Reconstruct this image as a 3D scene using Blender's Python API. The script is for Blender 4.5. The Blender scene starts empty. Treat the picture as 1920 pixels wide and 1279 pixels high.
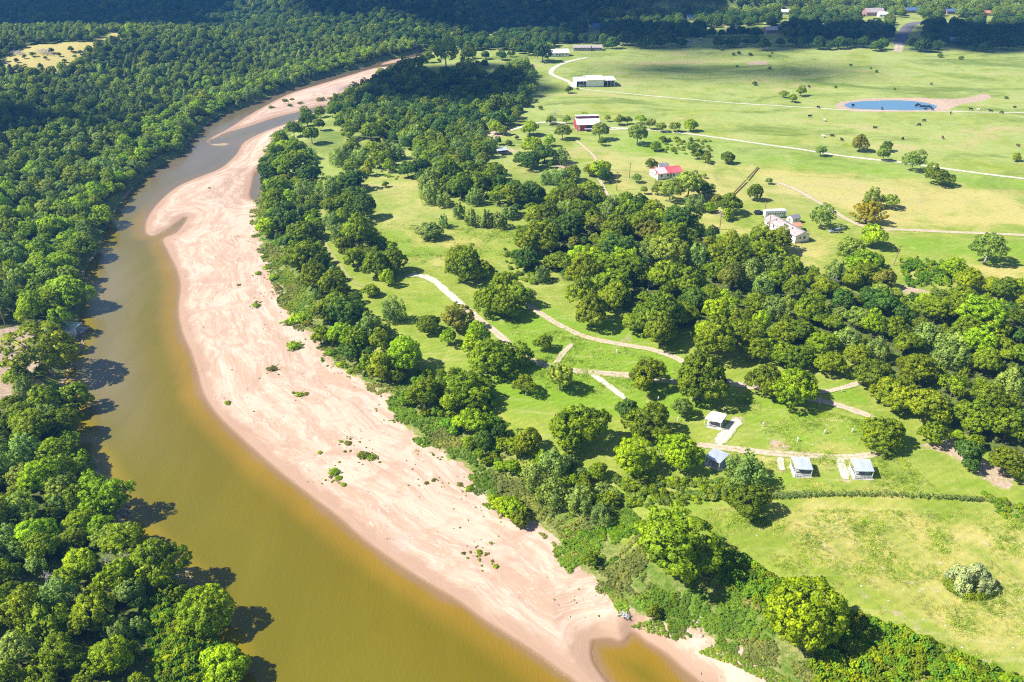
import bpy, math, random
import numpy as np
from mathutils import Vector
rng = np.random.default_rng(7); random.seed(7)
scene = bpy.context.scene
COL = scene.collection

# ------------------------------------------------------------------ camera, sky, sun, exposure
PITCH = math.radians(29.4); CAMH = 120.0; FPX = 1492.0
cam_data = bpy.data.cameras.new('camera'); cam_data.sensor_width = 36.0
cam_data.lens = 36.0 * FPX / 1920.0; cam_data.clip_end = 30000; cam_data.clip_start = 0.5
camera = bpy.data.objects.new('camera', cam_data); COL.objects.link(camera)
camera.location = (0, 0, CAMH); camera.rotation_euler = (math.pi/2 - PITCH, 0, 0)
scene.camera = camera

SUN_EL = math.radians(46); SHADOW_AZ = math.radians(9)          # shadows fall towards +x, a little away
TO_SUN = np.array([-math.cos(SHADOW_AZ)*math.cos(SUN_EL), -math.sin(SHADOW_AZ)*math.cos(SUN_EL), math.sin(SUN_EL)])
world = bpy.data.worlds.new('World'); scene.world = world; world.use_nodes = True
wn = world.node_tree; wn.nodes.clear()
sky = wn.nodes.new('ShaderNodeTexSky'); sky.sky_type = 'NISHITA'; sky.sun_disc = False
sky.sun_elevation = SUN_EL
sky.sun_rotation = math.atan2(TO_SUN[0], TO_SUN[1])
sky.altitude = 200; sky.air_density = 1.0; sky.dust_density = 0.6
bg = wn.nodes.new('ShaderNodeBackground'); bg.inputs[1].default_value = 0.072
wo = wn.nodes.new('ShaderNodeOutputWorld')
wn.links.new(sky.outputs[0], bg.inputs[0]); wn.links.new(bg.outputs[0], wo.inputs[0])
sun_data = bpy.data.lights.new('sun', 'SUN'); sun_data.energy = 5.0; sun_data.angle = math.radians(0.53)
sun_data.color = (1.0, 0.95, 0.86)
sun = bpy.data.objects.new('sun', sun_data); COL.objects.link(sun)
sun.rotation_euler = Vector(TO_SUN).to_track_quat('Z', 'Y').to_euler(); sun.location = (0, 0, 800)
scene.view_settings.view_transform = 'Standard'; scene.view_settings.look = 'None'
scene.view_settings.gamma = 1.0; scene.view_settings.use_curve_mapping = False
scene.view_settings.exposure = 0.86
cy = scene.cycles
cy.max_bounces = 4; cy.diffuse_bounces = 2; cy.use_adaptive_sampling = True; cy.adaptive_threshold = .02; cy.glossy_bounces = 2; cy.transmission_bounces = 3; cy.volume_bounces = 0
cy.use_denoising = False; cy.filter_width = 1.15; cy.caustics_reflective = False; cy.caustics_refractive = False
cy.sample_clamp_indirect = 4.0

# ------------------------------------------------------------------ pixels of the survey photo -> places on the ground
CT, ST = math.cos(PITCH), math.sin(PITCH)
def ray(px, py):
    px = np.asarray(px, float); py = np.asarray(py, float)
    a = (px-960)/FPX; b = (639.5-py)/FPX
    return a, CT + b*ST, -ST + b*CT
def at(px, py, z=0.0):
    dx, dy, dz = ray(px, py); t = (z-CAMH)/dz
    return np.stack([dx*t, dy*t, np.zeros_like(dx*t)+z], -1)
def proj(p):
    p = np.asarray(p, float); x = p[..., 0]; y = p[..., 1]; z = p[..., 2]-CAMH
    d = y*CT - z*ST; u = y*ST + z*CT
    return 960 + FPX*x/d, 639.5 - FPX*u/d, d

# ------------------------------------------------------------------ numpy noise and polygon distances
def vnoise(x, y, seed=0):
    xi = np.floor(x).astype(np.int64); yi = np.floor(y).astype(np.int64)
    xf = x-xi; yf = y-yi; u = xf*xf*(3-2*xf); v = yf*yf*(3-2*yf)
    def h(i, j):
        n = (i*374761393 + j*668265263 + seed*1442695041) & 0xffffffff
        n = ((n ^ (n >> 13))*1274126177) & 0xffffffff
        return ((n ^ (n >> 16)) & 0xffff)/65535.0
    a = h(xi, yi); b = h(xi+1, yi); c = h(xi, yi+1); d = h(xi+1, yi+1)
    return (a*(1-u)+b*u)*(1-v) + (c*(1-u)+d*u)*v
def fbm(x, y, o=4, seed=0):
    s = 0; a = .5; t = 0
    for k in range(o):
        s = s + a*vnoise(x, y, seed+k*17); t += a; a *= .5; x = x*2.03+11.3; y = y*2.03-7.1
    return s/t
def smooth(x, a, b):
    t = np.clip((x-a)/(b-a), 0, 1); return t*t*(3-2*t)
def seg_dist(x, y, pts, closed=True):
    d2 = np.full(x.shape, 1e12); n = len(pts)
    for i in range(n if closed else n-1):
        ax, ay = pts[i][:2]; bx, by = pts[(i+1) % n][:2]
        ex, ey = bx-ax, by-ay; L = ex*ex+ey*ey+1e-9
        t = np.clip(((x-ax)*ex+(y-ay)*ey)/L, 0, 1)
        d2 = np.minimum(d2, (x-ax-t*ex)**2+(y-ay-t*ey)**2)
    return np.sqrt(d2)
def inside(x, y, pts):
    r = np.zeros(x.shape, bool); n = len(pts)
    for i in range(n):
        ax, ay = pts[i][:2]; bx, by = pts[(i+1) % n][:2]
        if ay == by: continue
        c = (ay > y) != (by > y)
        r ^= c & (x < (bx-ax)*(y-ay)/(by-ay)+ax)
    return r
def sdf(x, y, pts):
    d = seg_dist(x, y, pts); return np.where(inside(x, y, pts), d, -d)       # positive inside
def px_poly(l, z=0.0):
    l = np.array(l, float); return at(l[:, 0], l[:, 1], z)[:, :2]
def curve(pts, n=6):
    """Catmull-Rom through open polyline"""
    p = np.array(pts, float); q = np.vstack([2*p[0]-p[1], p, 2*p[-1]-p[-2]]); out = []
    for i in range(1, len(q)-2):
        for t in np.linspace(0, 1, n, endpoint=False):
            a, b, c, d = q[i-1], q[i], q[i+1], q[i+2]
            out.append(.5*((2*b)+(c-a)*t+(2*a-5*b+4*c-d)*t*t+(-a+3*b-3*c+d)*t**3))
    out.append(p[-1]); return np.array(out)

# ------------------------------------------------------------------ the river and its sandbar
WL = -5.0
LEFT_SHORE = [(470,1420),(452,1340),(436,1279),(425,1230),(400,1180),(360,1120),(335,1075),(285,1030),(240,985),(222,950),(205,915),(180,870),(152,835),(136,790),(122,755),(121,722),
 (124,690),(140,660),(152,622),(146,600),(163,548),(160,510),(185,470),(200,430),(215,400),(235,372),(257,346),(282,322),(312,304),(342,290),(356,264),(382,238),(420,214),
 (470,197),(520,176),(560,162),(620,142),(680,127),(720,114),(760,105),(800,95),(835,86),(872,74),(940,62),(1015,50),(1120,38)]
RIGHT_SHORE = [(1180,1420),(1120,1330),(1072,1279),(1050,1264),(1012,1235),(960,1200),(900,1162),(860,1132),(800,1096),(740,1058),(680,1014),(630,970),(590,940),(558,915),(520,885),(480,850),
 (440,814),(404,778),(378,738),(368,700),(355,660),(338,620),(332,580),(336,540),(330,508),(312,470),(304,448),(330,436),(348,412),(346,408),(318,428),(292,442),(274,440),(271,425),(278,404),(300,376),
 (332,350),(370,333),(412,316),(442,290),(458,266),(500,245),(545,229),(590,213),(618,201),(606,198),(560,210),(515,221),(465,238),(425,249),(405,259),(393,263),(398,270),(425,268),(428,272),(400,273),
 (388,266),(396,258),(430,240),(467,216),(502,196),(540,177),(580,164),(640,146),(700,128),(735,124),(752,116),(715,122),(722,117),(750,110),(790,106),(828,96),(880,80),(950,69),(1025,56),(1120,45)]
SAND_EDGE = [(1640,1420),(1530,1310),(1430,1250),(1385,1218),(1335,1196),(1285,1172),(1225,1160),(1192,1148),(1168,1120),(1138,1100),(1110,1078),(1072,1058),(1046,1022),(1022,990),(985,978),(950,962),(908,926),(892,888),(862,870),
 (830,850),(800,830),(764,800),(744,778),(740,750),(700,725),(660,700),(622,680),(602,650),(586,625),(560,610),(536,580),(530,550),(512,512),(500,480),(486,455),(478,420),(478,395),
 (486,365),(490,338),(492,300),(502,270),(522,245),(562,226),(602,206),(642,186),(682,166),(722,140),(752,118),(792,103),(832,94)]
POOLS = [[(1112,1204),(1140,1201),(1168,1206),(1188,1190),(1210,1206),(1245,1228),(1275,1255),(1310,1292),(1240,1330),(1165,1300),(1130,1265),(1112,1235)],
         [(478,326),(491,320),(493,352),(486,378),(470,368),(474,345)]]
lw = curve(px_poly(LEFT_SHORE, WL), 4); rw = curve(px_poly(RIGHT_SHORE, WL), 3); se = curve(px_poly(SAND_EDGE, -2.6), 4)
RIVER = np.vstack([lw, rw[::-1]])
LEFT_LAND = np.vstack([lw, [[2500, 1250], [2500, 9000], [-9000, 9000], [-9000, -900], [-70, -900]]])
SANDBAR = np.vstack([rw[:-10], se[::-1]])
POOLW = [curve(np.vstack([px_poly(p, WL), px_poly(p, WL)[:1]]), 3)[:-1] for p in POOLS]
POND = curve(px_poly([(1582,198),(1592,193),(1620,190),(1660,188.5),(1700,189),(1735,193),(1757,199),(1752,204),(1735,206),(1690,206.5),(1640,205),(1600,203.5),(1582,198)], -.5), 4)[:-1]
POND_RIM = px_poly([(1573,200),(1582,192),(1620,187),(1680,185),(1740,187),(1790,189),(1830,184),(1846,179),(1850,183),(1830,189),(1800,194),(1780,201),(1765,207),(1700,209),(1600,207)])

def height(x, y):
    x = np.asarray(x, float); y = np.asarray(y, float)
    left = inside(x, y, LEFT_LAND)
    dr = sdf(x, y, RIVER)                                    # + in water
    dse = seg_dist(x, y, se, False); insand = inside(x, y, SANDBAR)
    far = smooth(y, 500, 900)
    base = (fbm(x/90, y/90, 3, 3)-.5)*2.2 + (fbm(x/23, y/23, 2, 5)-.5)*.5
    # right bank: from the edge of the sand up to the meadow
    zr = -2.6 + 2.6*smooth(dse, 0, 26) + base*smooth(dse, 4, 40)
    # left bank
    hill = 27*np.exp(-((y-610)/150)**2)*smooth(-dr, 15, 150)*(1-.15*smooth(x, -260, -120))
    near = 7*smooth(-dr, 4, 60)*(1-smooth(y, 420, 560)) + 5*smooth(-dr, 60, 200)*(1-smooth(y, 420, 560))
    farh = 52*np.exp(-((y-1020)/110)**2 - ((x+10)/230)**2) + 9*np.exp(-((y-940)/120)**2-((x+420)/300)**2)
    zl = WL + 3.2*smooth(-dr, 0, 7) + hill + near + farh*smooth(-dr, 5, 90) + base*smooth(-dr, 5, 40) + 1.8*smooth(-dr, 4, 40)
    # the sandbar
    dw = np.maximum(-dr, 0)
    for p in POOLW: dw = np.minimum(dw, np.maximum(-sdf(x, y, p), 0))
    zs = WL + .06 + np.minimum(1.9, .085*dw) + (fbm(x/9, y/9, 3, 9)-.5)*.35*smooth(dw, 1, 9)
    w = (1-smooth(dse, 0, 8))*smooth(dw, 0, 4); zs = zs*(1-w) - 2.6*w
    z = np.where(left, zl, np.where(insand, zs, zr))
    z = np.where(dr > 0, WL - np.minimum(2.2, .10*dr+.05), z)
    for p in POOLW:
        dp = sdf(x, y, p); z = np.where(dp > 0, WL-.05-np.minimum(.6, .12*dp), z)
    dpo = sdf(x, y, POND); z = np.where(dpo > -12, np.where(dpo > 0, -.55-np.minimum(1, .1*dpo), z*smooth(-dpo, 0, 12) + (1-smooth(-dpo, 0, 12))*-.45), z)
    return z
# the terrain grid: rows grow with distance, columns fan out
NR, NC = 560, 620
YS = np.concatenate([[-1500, -300, -40], 45*(1500/45)**(np.arange(NR)/(NR-1)), [1900, 2600, 4200, 7000]])
SS = np.concatenate([[-4, -2.6, -1.8, -1.3], np.linspace(-1, 1, NC), [1.3, 1.8, 2.6, 4]])
def fan(y): return .72*np.maximum(y, 45)+30
GX = SS[None, :]*fan(YS)[:, None]; GY = np.repeat(YS[:, None], len(SS), 1)
GZ = height(GX.ravel(), GY.ravel()).reshape(GX.shape)
def hzs(x, y):
    x = np.asarray(x, float); y = np.asarray(y, float)
    r = np.clip(np.searchsorted(YS, y)-1, 0, len(YS)-2); fr = np.clip((y-YS[r])/(YS[r+1]-YS[r]), 0, 1)
    s = x/fan(y); c = np.clip(np.searchsorted(SS, s)-1, 0, len(SS)-2); fc = np.clip((s-SS[c])/(SS[c+1]-SS[c]), 0, 1)
    return (GZ[r, c]*(1-fc)+GZ[r, c+1]*fc)*(1-fr) + (GZ[r+1, c]*(1-fc)+GZ[r+1, c+1]*fc)*fr
def hz(x, y): return float(hzs(np.array([x]), np.array([y]))[0])
def ground(px, py, lift=0.0):
    """point of the terrain under a sight line that passes lift metres above it"""
    z = 0.0
    for k in range(16):
        p = at(px, py, z+lift); z = .4*z + .6*hz(p[0], p[1])
    p = at(px, py, z+lift); p[2] = hz(p[0], p[1])
    return p

# ------------------------------------------------------------------ object helpers
def tag(o, label=None, cat=None, group=None, kind=None):
    if label: o['label'] = label
    if cat: o['category'] = cat
    if group: o['group'] = group
    if kind: o['kind'] = kind
    return o
def link(o, parent=None):
    COL.objects.link(o)
    if parent is not None: o.parent = parent
    return o
def mesh_obj(name, verts, faces, mat, parent=None, smooth_=False, mats=None, midx=None):
    me = bpy.data.meshes.new(name); me.from_pydata([tuple(map(float, v)) for v in verts], [], faces); me.update()
    for m in (mats or [mat]): me.materials.append(m)
    if midx is not None: me.polygons.foreach_set('material_index', midx)
    if smooth_: me.polygons.foreach_set('use_smooth', [True]*len(me.polygons))
    return link(bpy.data.objects.new(name, me), parent)
def empty(name, loc, rz=0.0, label=None, cat=None, group=None):
    o = bpy.data.objects.new(name, None); o.location = tuple(map(float, loc)); o.rotation_euler = (0, 0, float(rz)); o.empty_display_size = .5
    link(o); return tag(o, label, cat, group)
class MB:
    def __init__(s): s.v = []; s.f = []
    def add(s, v, f):
        n = len(s.v); s.v += [tuple(map(float, q)) for q in v]; s.f += [tuple(i+n for i in q) for q in f]; return s
    def box(s, c, d, rz=0.0, taper=1.0):
        x, y, z = d[0]/2, d[1]/2, d[2]/2; co, si = math.cos(rz), math.sin(rz); v = []
        for k, (a, b, e) in enumerate([(-x,-y,-z),(x,-y,-z),(x,y,-z),(-x,y,-z),(-x,-y,z),(x,-y,z),(x,y,z),(-x,y,z)]):
            if k > 3: a *= taper; b *= taper
            v.append((c[0]+a*co-b*si, c[1]+a*si+b*co, c[2]+e))
        return s.add(v, [(3,2,1,0),(4,5,6,7),(0,1,5,4),(1,2,6,5),(2,3,7,6),(3,0,4,7)])
    def tube(s, pts, rad, n=6):
        pts = [Vector(p) for p in pts]; base = len(s.v)
        for i, p in enumerate(pts):
            d = (pts[min(i+1, len(pts)-1)]-pts[max(i-1, 0)]).normalized()
            u = d.orthogonal().normalized(); w = d.cross(u)
            for k in range(n):
                a = 2*math.pi*k/n; s.v.append(tuple(p + (u*math.cos(a)+w*math.sin(a))*rad[i]))
        for i in range(len(pts)-1):
            for k in range(n):
                s.f.append((base+i*n+k, base+i*n+(k+1) % n, base+(i+1)*n+(k+1) % n, base+(i+1)*n+k))
        s.f.append(tuple(base+k for k in range(n))[::-1]); s.f.append(tuple(base+(len(pts)-1)*n+k for k in range(n)))
        return s
    def ball(s, c, r, n=8, m=5):
        base = len(s.v); s.v.append((c[0], c[1], c[2]+r[2]))
        for i in range(1, m):
            for k in range(n):
                a = 2*math.pi*k/n; b = math.pi*i/m
                s.v.append((c[0]+r[0]*math.sin(b)*math.cos(a), c[1]+r[1]*math.sin(b)*math.sin(a), c[2]+r[2]*math.cos(b)))
        s.v.append((c[0], c[1], c[2]-r[2])); last = len(s.v)-1
        for k in range(n): s.f.append((base, base+1+k, base+1+(k+1) % n)); s.f.append((last, base+1+(m-2)*n+(k+1) % n, base+1+(m-2)*n+k))
        for i in range(m-2):
            for k in range(n): s.f.append((base+1+i*n+k, base+1+(i+1)*n+k, base+1+(i+1)*n+(k+1) % n, base+1+i*n+(k+1) % n))
        return s
    def build(s, name, mat, parent=None, smooth_=False): return mesh_obj(name, s.v, s.f, mat, parent, smooth_)

# ------------------------------------------------------------------ materials
def new_mat(name):
    m = bpy.data.materials.new(name); m.use_nodes = True; nt = m.node_tree
    return m, nt, nt.nodes['Principled BSDF']
def N(nt, t, **kw):
    n = nt.nodes.new(t)
    for k, v in kw.items(): setattr(n, k, v)
    return n
def mix(nt, a, b, f, blend='MIX'):
    n = nt.nodes.new('ShaderNodeMix'); n.data_type = 'RGBA'; n.blend_type = blend
    for s, v in ((n.inputs[0], f), (n.inputs[6], a), (n.inputs[7], b)):
        if hasattr(v, 'is_output'): nt.links.new(v, s)
        else: s.default_value = v if not isinstance(v, tuple) else (*v, 1.0)[:4]
    return n.outputs[2]
def mathn(nt, op, a, b=None, c=None):
    n = nt.nodes.new('ShaderNodeMath'); n.operation = op
    for i, v in enumerate((a, b, c)):
        if v is None: continue
        if hasattr(v, 'is_output'): nt.links.new(v, n.inputs[i])
        else: n.inputs[i].default_value = v
    return n.outputs[0]
def noise(nt, vec, scale, detail=4, rough=.55, dist=0.0):
    n = nt.nodes.new('ShaderNodeTexNoise'); n.inputs['Scale'].default_value = scale
    n.inputs['Detail'].default_value = detail; n.inputs['Roughness'].default_value = rough; n.inputs['Distortion'].default_value = dist
    if vec is not None: nt.links.new(vec, n.inputs['Vector'])
    return n.outputs['Fac']
def ramp(nt, f, a, b):
    n = nt.nodes.new('ShaderNodeMapRange'); n.interpolation_type = 'SMOOTHSTEP'
    n.inputs[1].default_value = a; n.inputs[2].default_value = b; nt.links.new(f, n.inputs[0]); return n.outputs[0]
def attr(nt, name, t='GEOMETRY'):
    n = nt.nodes.new('ShaderNodeAttribute'); n.attribute_name = name; n.attribute_type = t; return n
def plain(name, col, rough=.6, metal=0.0, var=.12, scale=1.5, spec=.3, col2=None):
    m, nt, b = new_mat(name); tc = N(nt, 'ShaderNodeTexCoord')
    f = noise(nt, tc.outputs['Object'], scale, 5)
    dark = tuple(c*(1-2*var) for c in col) if col2 is None else col2
    nt.links.new(mix(nt, dark, tuple(min(1, c*(1+var)) for c in col), ramp(nt, f, .3, .65)), b.inputs['Base Color'])
    b.inputs['Roughness'].default_value = rough; b.inputs['Metallic'].default_value = metal; b.inputs['Specular IOR Level'].default_value = spec
    return m
# ------------------------------------------------------------------ roads, tracks (used by the ground colour as well)
# (name, pixel polyline, width m, tone) tone 0 pinkish dirt, 1 white gravel, 2 grey asphalt
TRACKS = [
 ('gravel_road', [(1990,345),(1920,335),(1800,320),(1700,306),(1600,295),(1500,280),(1400,266),(1300,252),(1240,246),(1185,241),(1140,239),(1095,234),(1050,230),(1010,230),(985,236),(962,243)], 2.7, 1),
 ('barn_driveway', [(1182,241),(1160,242),(1137,243)], 3.0, 1),
 ('meadow_track', [(1990,212),(1920,211),(1800,209.5),(1700,208.6),(1600,207),(1500,201),(1400,195),(1280,185),(1180,176),(1110,169),(1076,164)], 1.9, 1),
 ('curved_driveway', [(1076,164),(1073,158),(1060,150),(1042,143),(1033,137),(1039,127),(1058,118),(1080,112),(1100,108)], 4.2, 1),
 ('house_track', [(1990,446),(1920,441),(1800,436),(1700,431),(1650,430),(1615,423),(1590,412),(1570,400),(1545,385),(1510,365),(1480,350),(1455,341)], 2.6, 0),
 ('camp_track', [(768,516),(792,518),(815,528),(838,548),(862,568),(900,600),(935,628),(965,654),(1000,676),(1040,690),(1100,697),(1170,703),(1260,715),(1370,720),(1440,730),(1510,745),(1560,757),(1600,769),(1632,781)], 2.6, 0),
 ('gravel_camp_track', [(766,516),(790,517),(814,527),(838,548),(866,571)], 3.0, 1),
 ('upper_camp_track', [(985,566),(1010,585),(1050,610),(1100,632),(1160,645),(1220,655),(1260,668),(1292,684),(1340,706),(1380,721)], 2.3, 0),
 ('shelter_track', [(1312,834),(1360,840),(1420,847),(1480,852),(1530,855),(1590,857),(1645,851)], 2.4, 0),
 ('stony_spur', [(1104,697),(1140,722),(1172,748)], 2.0, 1),
 ('short_spur', [(1038,690),(1046,676),(1056,662),(1072,645)], 1.8, 0),
 ('gravel_pad', [(1384,786),(1366,808),(1345,832)], 3.0, 1),
 ('gravel_spur', [(1574,858),(1578,874),(1586,899)], 2.2, 1),
 ('thin_gravel_spur', [(1462,858),(1464,868),(1466,882)], 1.6, 1),
 ('side_spur', [(1534,736),(1565,731),(1602,721),(1650,706)], 1.7, 0),
 ('paved_road', [(1730,41),(1708,46),(1698,57),(1690,72),(1686,84)], 9.0, 2),
 ('paved_road_end', [(1686,84),(1684,93),(1683,97)], 8.0, 0),
 ('yard_driveway', [(962,243),(940,248),(918,252),(909,262)], 5.0, 0),
 ('yard_path', [(1078,262),(1098,278),(1118,300),(1122,330),(1132,352),(1146,382)], 1.6, 0),
 ('mown_path', [(650,470),(610,405),(600,380),(592,352)], 1.5, 3),
 ('bank_path', [(690,540),(662,528),(640,500),(618,470),(602,440)], 1.2, 3),
]
for i, t in enumerate(TRACKS): TRACKS[i] = (t[0], curve([ground(*p)[:2] for p in t[1]], 8), t[2], t[3])
DIRT = [  # bare earth: polygon, softness, strength
 ([(0,620),(70,600),(95,640),(60,700),(100,720),(20,760),(-40,800),(-80,620)], 2.0, .95), ([(898,248),(930,244),(945,252),(925,264),(905,268),(898,258)], 1.5, .9),
 ([(1028,306),(1062,300),(1085,312),(1050,320)], 1.5, .8), ([(1398,116),(1436,115),(1440,122),(1400,123)], 3, .9),
 ([(925,282),(960,276),(975,284),(930,292)], 2, .7), ([(1340,418),(1290,448),(1330,458),(1355,440)], 2, .45), ([(1455,505),(1510,500),(1520,540),(1470,545)], 3, .5),
 ([(1485,560),(1560,545),(1600,560),(1540,572)], 2, .4), ([(1660,540),(1700,530),(1760,548),(1700,556)], 2, .6), ([(1690,835),(1800,820),(1920,900),(1880,920),(1760,850)], 2, .6),
 ([(1150,300),(1200,290),(1170,320)], 3, .3), ([(1430,820),(1478,826),(1480,842),(1440,845)], 1.2, .6), ([(995,543),(1003,541),(1005,552),(994,554)], .6, .8),
 ([(1160,660),(1150,640),(1180,620),(1190,640)], 1.5, .5), ([(1090,290),(1110,300),(1120,330),(1160,350),(1150,380),(1120,345)], 3, .45),
 ([(1700,1170),(1760,1200),(1840,1245),(1900,1275),(1900,1260),(1790,1205),(1720,1165)], 1.2, .5),
 ([(1560,1085),(1640,1130),(1700,1165),(1700,1150),(1620,1105)], 1.2, .5), ([(1760,160),(1800,156),(1850,160),(1800,172)], 6, .3), ([(1530,222),(1580,224),(1600,234),(1540,232)], 4, .4)]
DRY = [([(1370,312),(1440,316),(1920,352),(1990,440),(1700,425),(1640,420),(1560,390),(1470,345)], 12, .85), ([(1130,290),(1260,290),(1430,325),(1400,400),(1340,420),(1200,400),(1130,330)], 10, .7),
 ([(1400,420),(1560,440),(1560,560),(1480,560),(1300,470),(1350,420)], 6, .55), ([(1330,940),(1500,930),(1990,980),(1990,1300),(1900,1279),(1560,1090),(1350,1000)], 6, .55),
 ([(690,330),(760,330),(900,420),(960,440),(830,500),(720,480)], 7, .5), ([(1660,480),(1990,500),(1990,560),(1700,520)], 5, .55), ([(1430,790),(1560,800),(1640,860),(1760,940),(1600,930),(1420,850)], 5, .45),
 ([(1000,180),(1250,200),(1500,215),(1920,250),(1920,300),(1500,270),(1100,230)], 25, .30), ([(930,290),(1040,300),(1010,340),(950,330)], 5, .5)]
LUSH = [([(900,540),(1060,560),(1210,640),(1330,690),(1420,760),(1300,800),(1180,770),(1000,740),(930,700),(880,620)], 8, .95), ([(1380,730),(1640,770),(1700,850),(1640,840),(1400,840)], 5, .75), ([(1420,860),(1900,900),(1900,925),(1400,930)], 4, .5), ([(1150,890),(1380,900),(1330,960),(1180,960)], 4, .6),([(720,420),(800,440),(830,470),(800,490),(700,500)], 5, .8), ([(930,560),(1060,580),(1200,650),(1300,700),(1230,760),(1100,720),(950,640)], 6, .75), ([(1300,430),(1430,440),(1440,470),(1330,465)], 5, .7),
 ([(1660,440),(1990,455),(1990,490),(1680,475)], 5, .9), ([(1540,720),(1610,720),(1640,770),(1560,750)], 3, .8), ([(920,700),(1040,720),(1030,790),(930,780)], 4, .7), ([(1150,246),(1270,254),(1500,283),(1920,340),(1990,360),(1920,352),(1500,312),(1250,296),(1130,280)], 8, 1.0),
 ([(770,540),(840,560),(900,620),(820,690),(740,600)], 5, .4), ([(590,200),(640,190),(620,250),(560,290),(520,280)], 6, .4)]
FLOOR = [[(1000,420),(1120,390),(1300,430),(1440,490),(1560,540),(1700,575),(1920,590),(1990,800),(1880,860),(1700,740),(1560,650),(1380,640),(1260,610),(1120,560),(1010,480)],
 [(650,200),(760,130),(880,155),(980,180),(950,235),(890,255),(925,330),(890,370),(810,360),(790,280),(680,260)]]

gx, gy = GX.ravel(), GY.ravel()
def soft(polys, default=0.0):
    out = np.full(gx.shape, default)
    for poly, s, k in polys:
        p = px_poly(poly); lo = p.min(0)-3*s; hi = p.max(0)+3*s
        m = (gx > lo[0]) & (gx < hi[0]) & (gy > lo[1]) & (gy < hi[1])
        if not m.any(): continue
        d = sdf(gx[m], gy[m], p) + (fbm(gx[m]/(s*2.5), gy[m]/(s*2.5), 3, 31)-.5)*3*s
        out[m] = np.maximum(out[m], k*smooth(d, -s, s))
    return out
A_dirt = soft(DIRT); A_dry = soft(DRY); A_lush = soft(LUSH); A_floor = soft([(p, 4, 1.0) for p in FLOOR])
for nm, pl, w, tone in TRACKS:
    lo = pl.min(0)-12; hi = pl.max(0)+12; m = (gx > lo[0]) & (gx < hi[0]) & (gy > lo[1]) & (gy < hi[1])
    d = seg_dist(gx[m], gy[m], pl, False)
    A_dirt[m] = np.maximum(A_dirt[m], (.25 if tone == 3 else .55)*(1-smooth(d, w*.45, w*.9)))
g_left = inside(gx, gy, LEFT_LAND); g_dr = sdf(gx, gy, RIVER); g_sand = inside(gx, gy, SANDBAR); g_dse = seg_dist(gx, gy, se, False)
A_sand = np.where(g_sand, g_dse, -g_dse); A_sand = np.where(g_left, -20, A_sand)
A_wd = np.maximum(-g_dr, 0)
for p in POOLW: A_wd = np.minimum(A_wd, np.maximum(-sdf(gx, gy, p), 0))
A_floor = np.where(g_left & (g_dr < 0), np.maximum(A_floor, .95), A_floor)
A_dirt = np.maximum(A_dirt, np.where(g_left & (g_dr < 0) & (gy < 400), (.15+.75*smooth(fbm(gx/7, gy/7, 2, 90), .5, .7))*(1-smooth(-g_dr, .3, 2.2)), 0))
d_rim = sdf(gx, gy, POND_RIM); A_dirt = np.maximum(A_dirt, .95*smooth(d_rim, -4.5, -1.5))
far_wood = ((gy > 770) & (gx > -200)); A_bank = np.where((~g_left) & (~g_sand) & (g_dse < 14) & (gy < 640), 1-smooth(g_dse, 7, 14), 0)
A_bank = np.where(g_left & (g_dr < 0), .8*(1-smooth(-g_dr, 2, 7)), A_bank)
# clearing with dry grass on the hill
clear = px_poly([(0,110),(60,92),(180,85),(205,62),(250,62),(230,78),(160,100),(120,116),(60,124),(0,124)], 24)
A_clear = smooth(sdf(gx, gy, clear)+(fbm(gx/9, gy/9, 3, 77)-.5)*14, -2, 3)
A_floor = A_floor*(1-A_clear); A_dry = np.maximum(A_dry, A_clear*.9)

# ---- ground material: grass, bare earth, woodland floor and sand by place
M_ground, nt, pb = new_mat('ground_cover'); geo = N(nt, 'ShaderNodeNewGeometry'); pos = geo.outputs['Position']
big = noise(nt, pos, .018, 5, .6); mid = noise(nt, pos, .09, 6, .65, .6); fine = noise(nt, pos, 1.1, 5, .7); micro = noise(nt, pos, 4.5, 3, .7)
dry = mathn(nt, 'ADD', attr(nt, 'dry').outputs['Fac'], mathn(nt, 'MULTIPLY', mathn(nt, 'SUBTRACT', big, .5), 1.1))
dry = mathn(nt, 'ADD', dry, mathn(nt, 'MULTIPLY', mathn(nt, 'SUBTRACT', mid, .5), 1.3))
lush = mathn(nt, 'ADD', attr(nt, 'lush').outputs['Fac'], mathn(nt, 'MULTIPLY', mathn(nt, 'SUBTRACT', noise(nt, pos, .05, 5, .65), .5), 1.4))
mp = N(nt, 'ShaderNodeMapping'); mp.inputs['Scale'].default_value = (.05, .45, .2); mp.inputs['Rotation'].default_value = (0, 0, .35); nt.links.new(pos, mp.inputs[0])
streak = noise(nt, mp.outputs[0], 1.0, 5, .6, .5)
g = mix(nt, (.185, .265, .022), (.285, .335, .050), ramp(nt, mid, .35, .65))
g = mix(nt, g, (.47, .39, .135), ramp(nt, dry, .20, .95))
g = mix(nt, g, (.175, .300, .014), ramp(nt, lush, .25, .95))
clumps = noise(nt, pos, .33, 6, .75, .4)
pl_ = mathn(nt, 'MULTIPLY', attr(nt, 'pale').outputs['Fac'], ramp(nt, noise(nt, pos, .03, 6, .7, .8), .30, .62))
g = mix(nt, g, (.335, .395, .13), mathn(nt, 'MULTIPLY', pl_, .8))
pt_ = N(nt, 'ShaderNodeMapping'); pt_.inputs['Scale'].default_value = (.012, .022, .02); nt.links.new(pos, pt_.inputs[0]); pn_ = noise(nt, pt_.outputs[0], 1.0, 7, .68, 1.2)
g = mix(nt, g, (.13, .195, .03), mathn(nt, 'MULTIPLY', mathn(nt, 'MULTIPLY', attr(nt, 'pale').outputs['Fac'], ramp(nt, pn_, .50, .64)), .9))
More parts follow.
